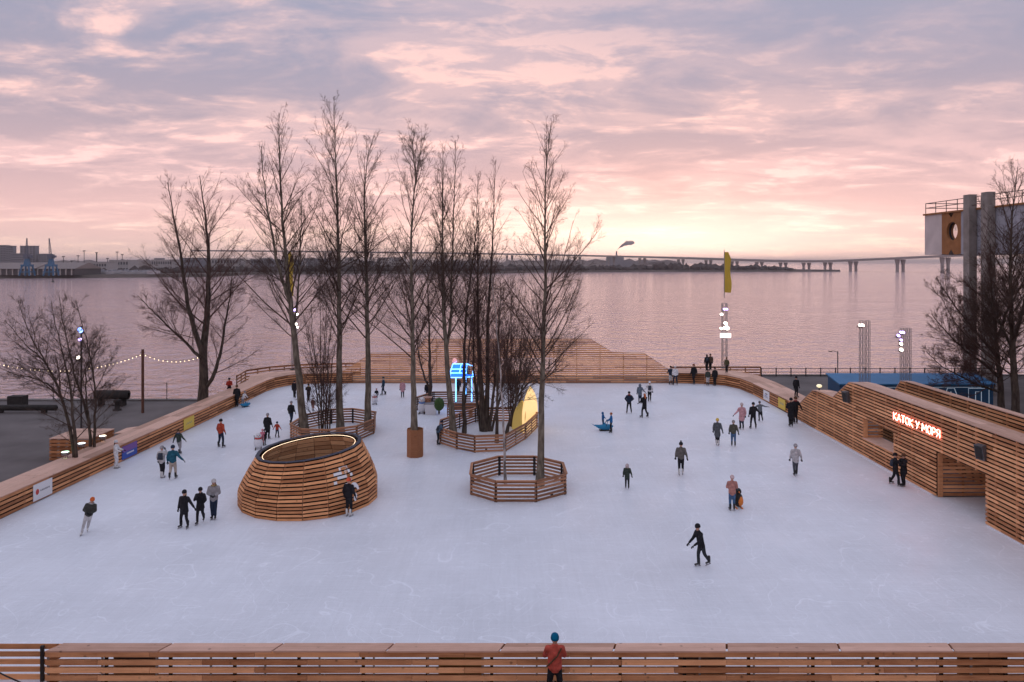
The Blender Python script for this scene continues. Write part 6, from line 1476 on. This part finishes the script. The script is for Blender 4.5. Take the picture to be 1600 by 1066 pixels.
P_('person in black holding a camera near the twin poplar', 482, 628, 600, 5, BLK, BLK, BLK, 'photo', 'close')
P_('person in black half hidden by the twin poplar trunk', 460, 622, 595, 180, BLK, BLK, BLK, 'stand', 'close', coat=.7)
P_('small child in a brown jacket behind the thicket of stems', 489, 643, 622, 170, (.16, .07, .06), (.3, .16, .14), BRN, 'stand', 'stand')
P_('child in dark clothes pushing the snowman near the far poplars', 588, 627, 607, 20, BLK, BLK, (.30, .08, .06), 'push', 'stand', bend=.1)
P_('person in a navy teal jacket skating left at the far end', 599, 618, 589, 265, (.02, .05, .08), NAV, (.03, .05, .05), 'halfout', 'stride')
P_('person in a long pink coat at the far end', 629, 622, 594, 190, PNK, NAV, BLD, 'stand', 'strideR', coat=.62)
P_('person in black with a red beanie facing the barrel lettering', 545, 807, 747, 165, BLK, BLK, (.62, .10, .05), 'relaxed', 'stand', skate=W_SK)
P_('person in a blue grey jacket leaning on the middle ring fence', 684, 695, 658, 115, (.07, .11, .16), BLK, NAV, 'rail', 'close', bend=.28)
P_('person in black beside the rear enclosure tree', 668, 626, 600, 180, BLK, BLK, BLK, 'stand', 'close', hgt=1.7)
P_('person in dark blue under the blue neon frame', 716, 617, 592, 180, NAV, BLK, NAV, 'stand', 'close', hgt=1.65)
P_('child in blue riding the dolphin-shaped skating aid', 942, 668, 655, 60, BLU, (.02, .06, .12), BLU, 'front', 'stand', hgt=1.15, z=.0, hat_kind='hood')
P_('person in a bright blue jacket pushing the dolphin-shaped aid', 955, 676, 645, -105, (.02, .14, .36), BLK, (.35, .12, .06), 'push', 'wide')
P_('person in dark jacket with hand on hip, left of the group of four', 983, 646, 612, 178, NAV, BLK, BLK, 'hip', 'wide')
P_('person in a grey coat in the middle of the group of four', 1000, 630, 600, 165, (.12, .15, .19), NAV, (.14, .16, .2), 'holdL', 'stand', coat=.72, hat_kind='hood')
P_('person in a white jacket and black trousers in the group of four', 1015, 628, 596, 175, WHT, BLK, WHT, 'holdR', 'stride')
P_('person in black with orange hair, nearest of the group of four', 1007, 653, 614, 215, BLK, BLK, None, 'push', 'strideR', hair=(.45, .13, .05), coat=.76)
P_('person in dark jacket at the far wall left of the white jacket', 1048, 601, 572, 180, NAV, LGR, BLK, 'rail', 'stand')
P_('person in a white jacket at the right foot of the hill-shaped wall', 1055, 602, 572, 182, WHT, NAV, LGR, 'stand', 'wide')
P_('person in black leaning at the far right barrier', 1084, 601, 569, 200, BLK, BLK, (.2, .08, .05), 'relaxed', 'stride', coat=.74)
P_('person with pale trousers in the far right corner', 1106, 603, 577, 170, (.05, .06, .05), LGR, BLK, 'stand', 'stride')
P_('person in black in the far right corner', 1117, 603, 574, 190, BLK, BLK, BLK, 'stand', 'close', coat=.7)
P_('person in black on the deck behind the far right corner, left one', 1104.5, 580, 560, 180, BLK, BLK, BLK, 'stand', 'close', z=1.1, hgt=1.72, group='onlookers around the rink', hair=BLK)
P_('person in brown on the deck behind the far right corner, right one', 1110, 579.5, 559, 175, (.10, .07, .05), BLK, BRN, 'stand', 'close', z=1.1, hgt=1.76, group='onlookers around the rink')
P_('person in an olive coat standing by the floodlight mast', 1135.5, 583, 565, 170, (.09, .09, .05), BLK, BRN, 'stand', 'close', z=1.1, hgt=1.6, group='onlookers around the rink')
P_('child in a dark green coat and pale hat alone in the middle of the ice', 980, 764, 725, 172, GRN, BLK, (.45, .37, .37), 'relaxed', 'strideR', coat=.72, hat_kind='hood', hood=True)
P_('person in a grey brown jacket with a dark bobble hat', 1064, 743, 691, 170, (.13, .12, .11), BLK, BLK, 'relaxed', 'stride', hat_kind='bobble', skate=W_SK)
P_('person in a long grey coat and yellow hat', 1121, 696, 654, 160, (.09, .10, .11), BLK, (.6, .42, .08), 'relaxed', 'close', coat=.58, skate=W_SK)
P_('person in an olive jacket and blue jeans', 1146, 698, 657, 165, (.09, .09, .07), JEAN, (.25, .23, .22), 'relaxed', 'strideR')
P_('person in a long pink coat holding hands with the one in black', 1159, 671, 630, 180, PNK, NAV, (.5, .42, .42), 'holdR', 'stand', coat=.6)
P_('person in black jacket holding hands with the pink coat', 1177, 670, 629, 180, BLK, BLK, BLK, 'holdL', 'wide')
P_('young skater in grey with arms spread beside the pink coat', 1189, 659, 627, 175, (.15, .17, .19), BLK, (.1, .1, .11), 'out', 'strideR', tilt=(0, -4))
P_('person in a long black coat at the right barrier, left of the pair', 1236, 667, 622, 170, BLK, BLK, BLK, 'front', 'close', coat=.56)
P_('person in black at the right barrier, right of the pair', 1243, 662, 620, 190, BLK, BLK, BRN, 'halfout', 'stand', coat=.78)
P_('person in black standing up on the right barrier cap', 1244, 621, 590, 10, BLK, BLK, BLK, 'stand', 'stand', z=1.1, group='onlookers around the rink', hgt=1.75)
P_('person in a light grey jacket skating alone on the right', 1243, 744, 694, 172, (.46, .45, .46), (.07, .08, .10), GRY, 'relaxed', 'stride', coat=.74, hood=True)
P_('person in black embracing at the timber house, left one', 1399, 759, 708, 75, BLK, BLK, BLK, 'hug', 'stride', coat=.76)
P_('person in black embracing at the timber house, right one', 1412, 760, 709, -75, BLK, BLK, BRN, 'hug', 'close', coat=.66)
P_('person in a salmon jacket and blue jeans beside the penguin aid', 1144, 798, 743, 175, SAL, JEAN, (.55, .42, .42), 'front', 'stand', coat=.80)
P_('person in black racing on one bent leg in the right foreground', 1099, 885, 818, -70, BLK, (.03, .035, .04), BLK, 'push', 'stride', tilt=(0, -5), bend=.10, coat=.74, skate=(.05, .05, .05))
t = P_('person in a red jacket sitting on the far left barrier cap', 350, 607, 588, 20, (.42, .05, .03), BLK, BLK, 'front', 'stand', z=.25, hgt=1.7, group='onlookers around the rink', sit=True)
p_ = G(353, 606, 1.1); t.location = (p_.x + .3, p_.y, .28)
t = P_('onlooker in a coral red jacket and teal beanie at the near barrier, back turned', 867, 1085.5, 989, 180, (.46, .085, .06), BLK, (.0, .10, .20), 'rail', 'wide', coat=.84, bag=BRN, z=ZQ, hgt=1.98, group='onlookers around the rink', vox=.022)
p_ = Vector(((867 - CX) / PXF * 20.75, 20.75, ZQ)); t.location = p_
# resolve all fused skins at once
bpy.context.view_layer.update(); dg = bpy.context.evaluated_depsgraph_get()
for t, body, jk, tr, head in PEOPLE:
    for o, nm in ((body, 'body'), (jk, 'jacket'), (tr, 'trousers')):
        me = bpy.data.meshes.new_from_object(o.evaluated_get(dg)); m_ = o.data.materials[0]; old = o.data
        if not me.materials: me.materials.append(m_)
        if nm == 'body':      # eyes and mouth are modelled on the face
            import bmesh
            bm = bmesh.new(); bm.from_mesh(me); me.materials.append(FACE_DARK); me.materials.append(LIP)
            for q, r_, mi in (((-.032, head[1] - .084, head[2] + .012), .011, 1), ((.032, head[1] - .084, head[2] + .012), .011, 1), ((-.012, head[1] - .082, head[2] - .055), .010, 2), ((.012, head[1] - .082, head[2] - .055), .010, 2)):
                from mathutils import Matrix
                res = bmesh.ops.create_icosphere(bm, subdivisions=1, radius=r_, matrix=Matrix.Translation(q))
                for f in {f for v_ in res['verts'] for f in v_.link_faces}: f.material_index = mi
            bm.to_mesh(me); bm.free()
        n = bpy.data.objects.new(nm, me); COL.objects.link(n); n.parent = t
        me.polygons.foreach_set('use_smooth', [True] * len(me.polygons))
        bpy.data.objects.remove(o); bpy.data.meshes.remove(old)
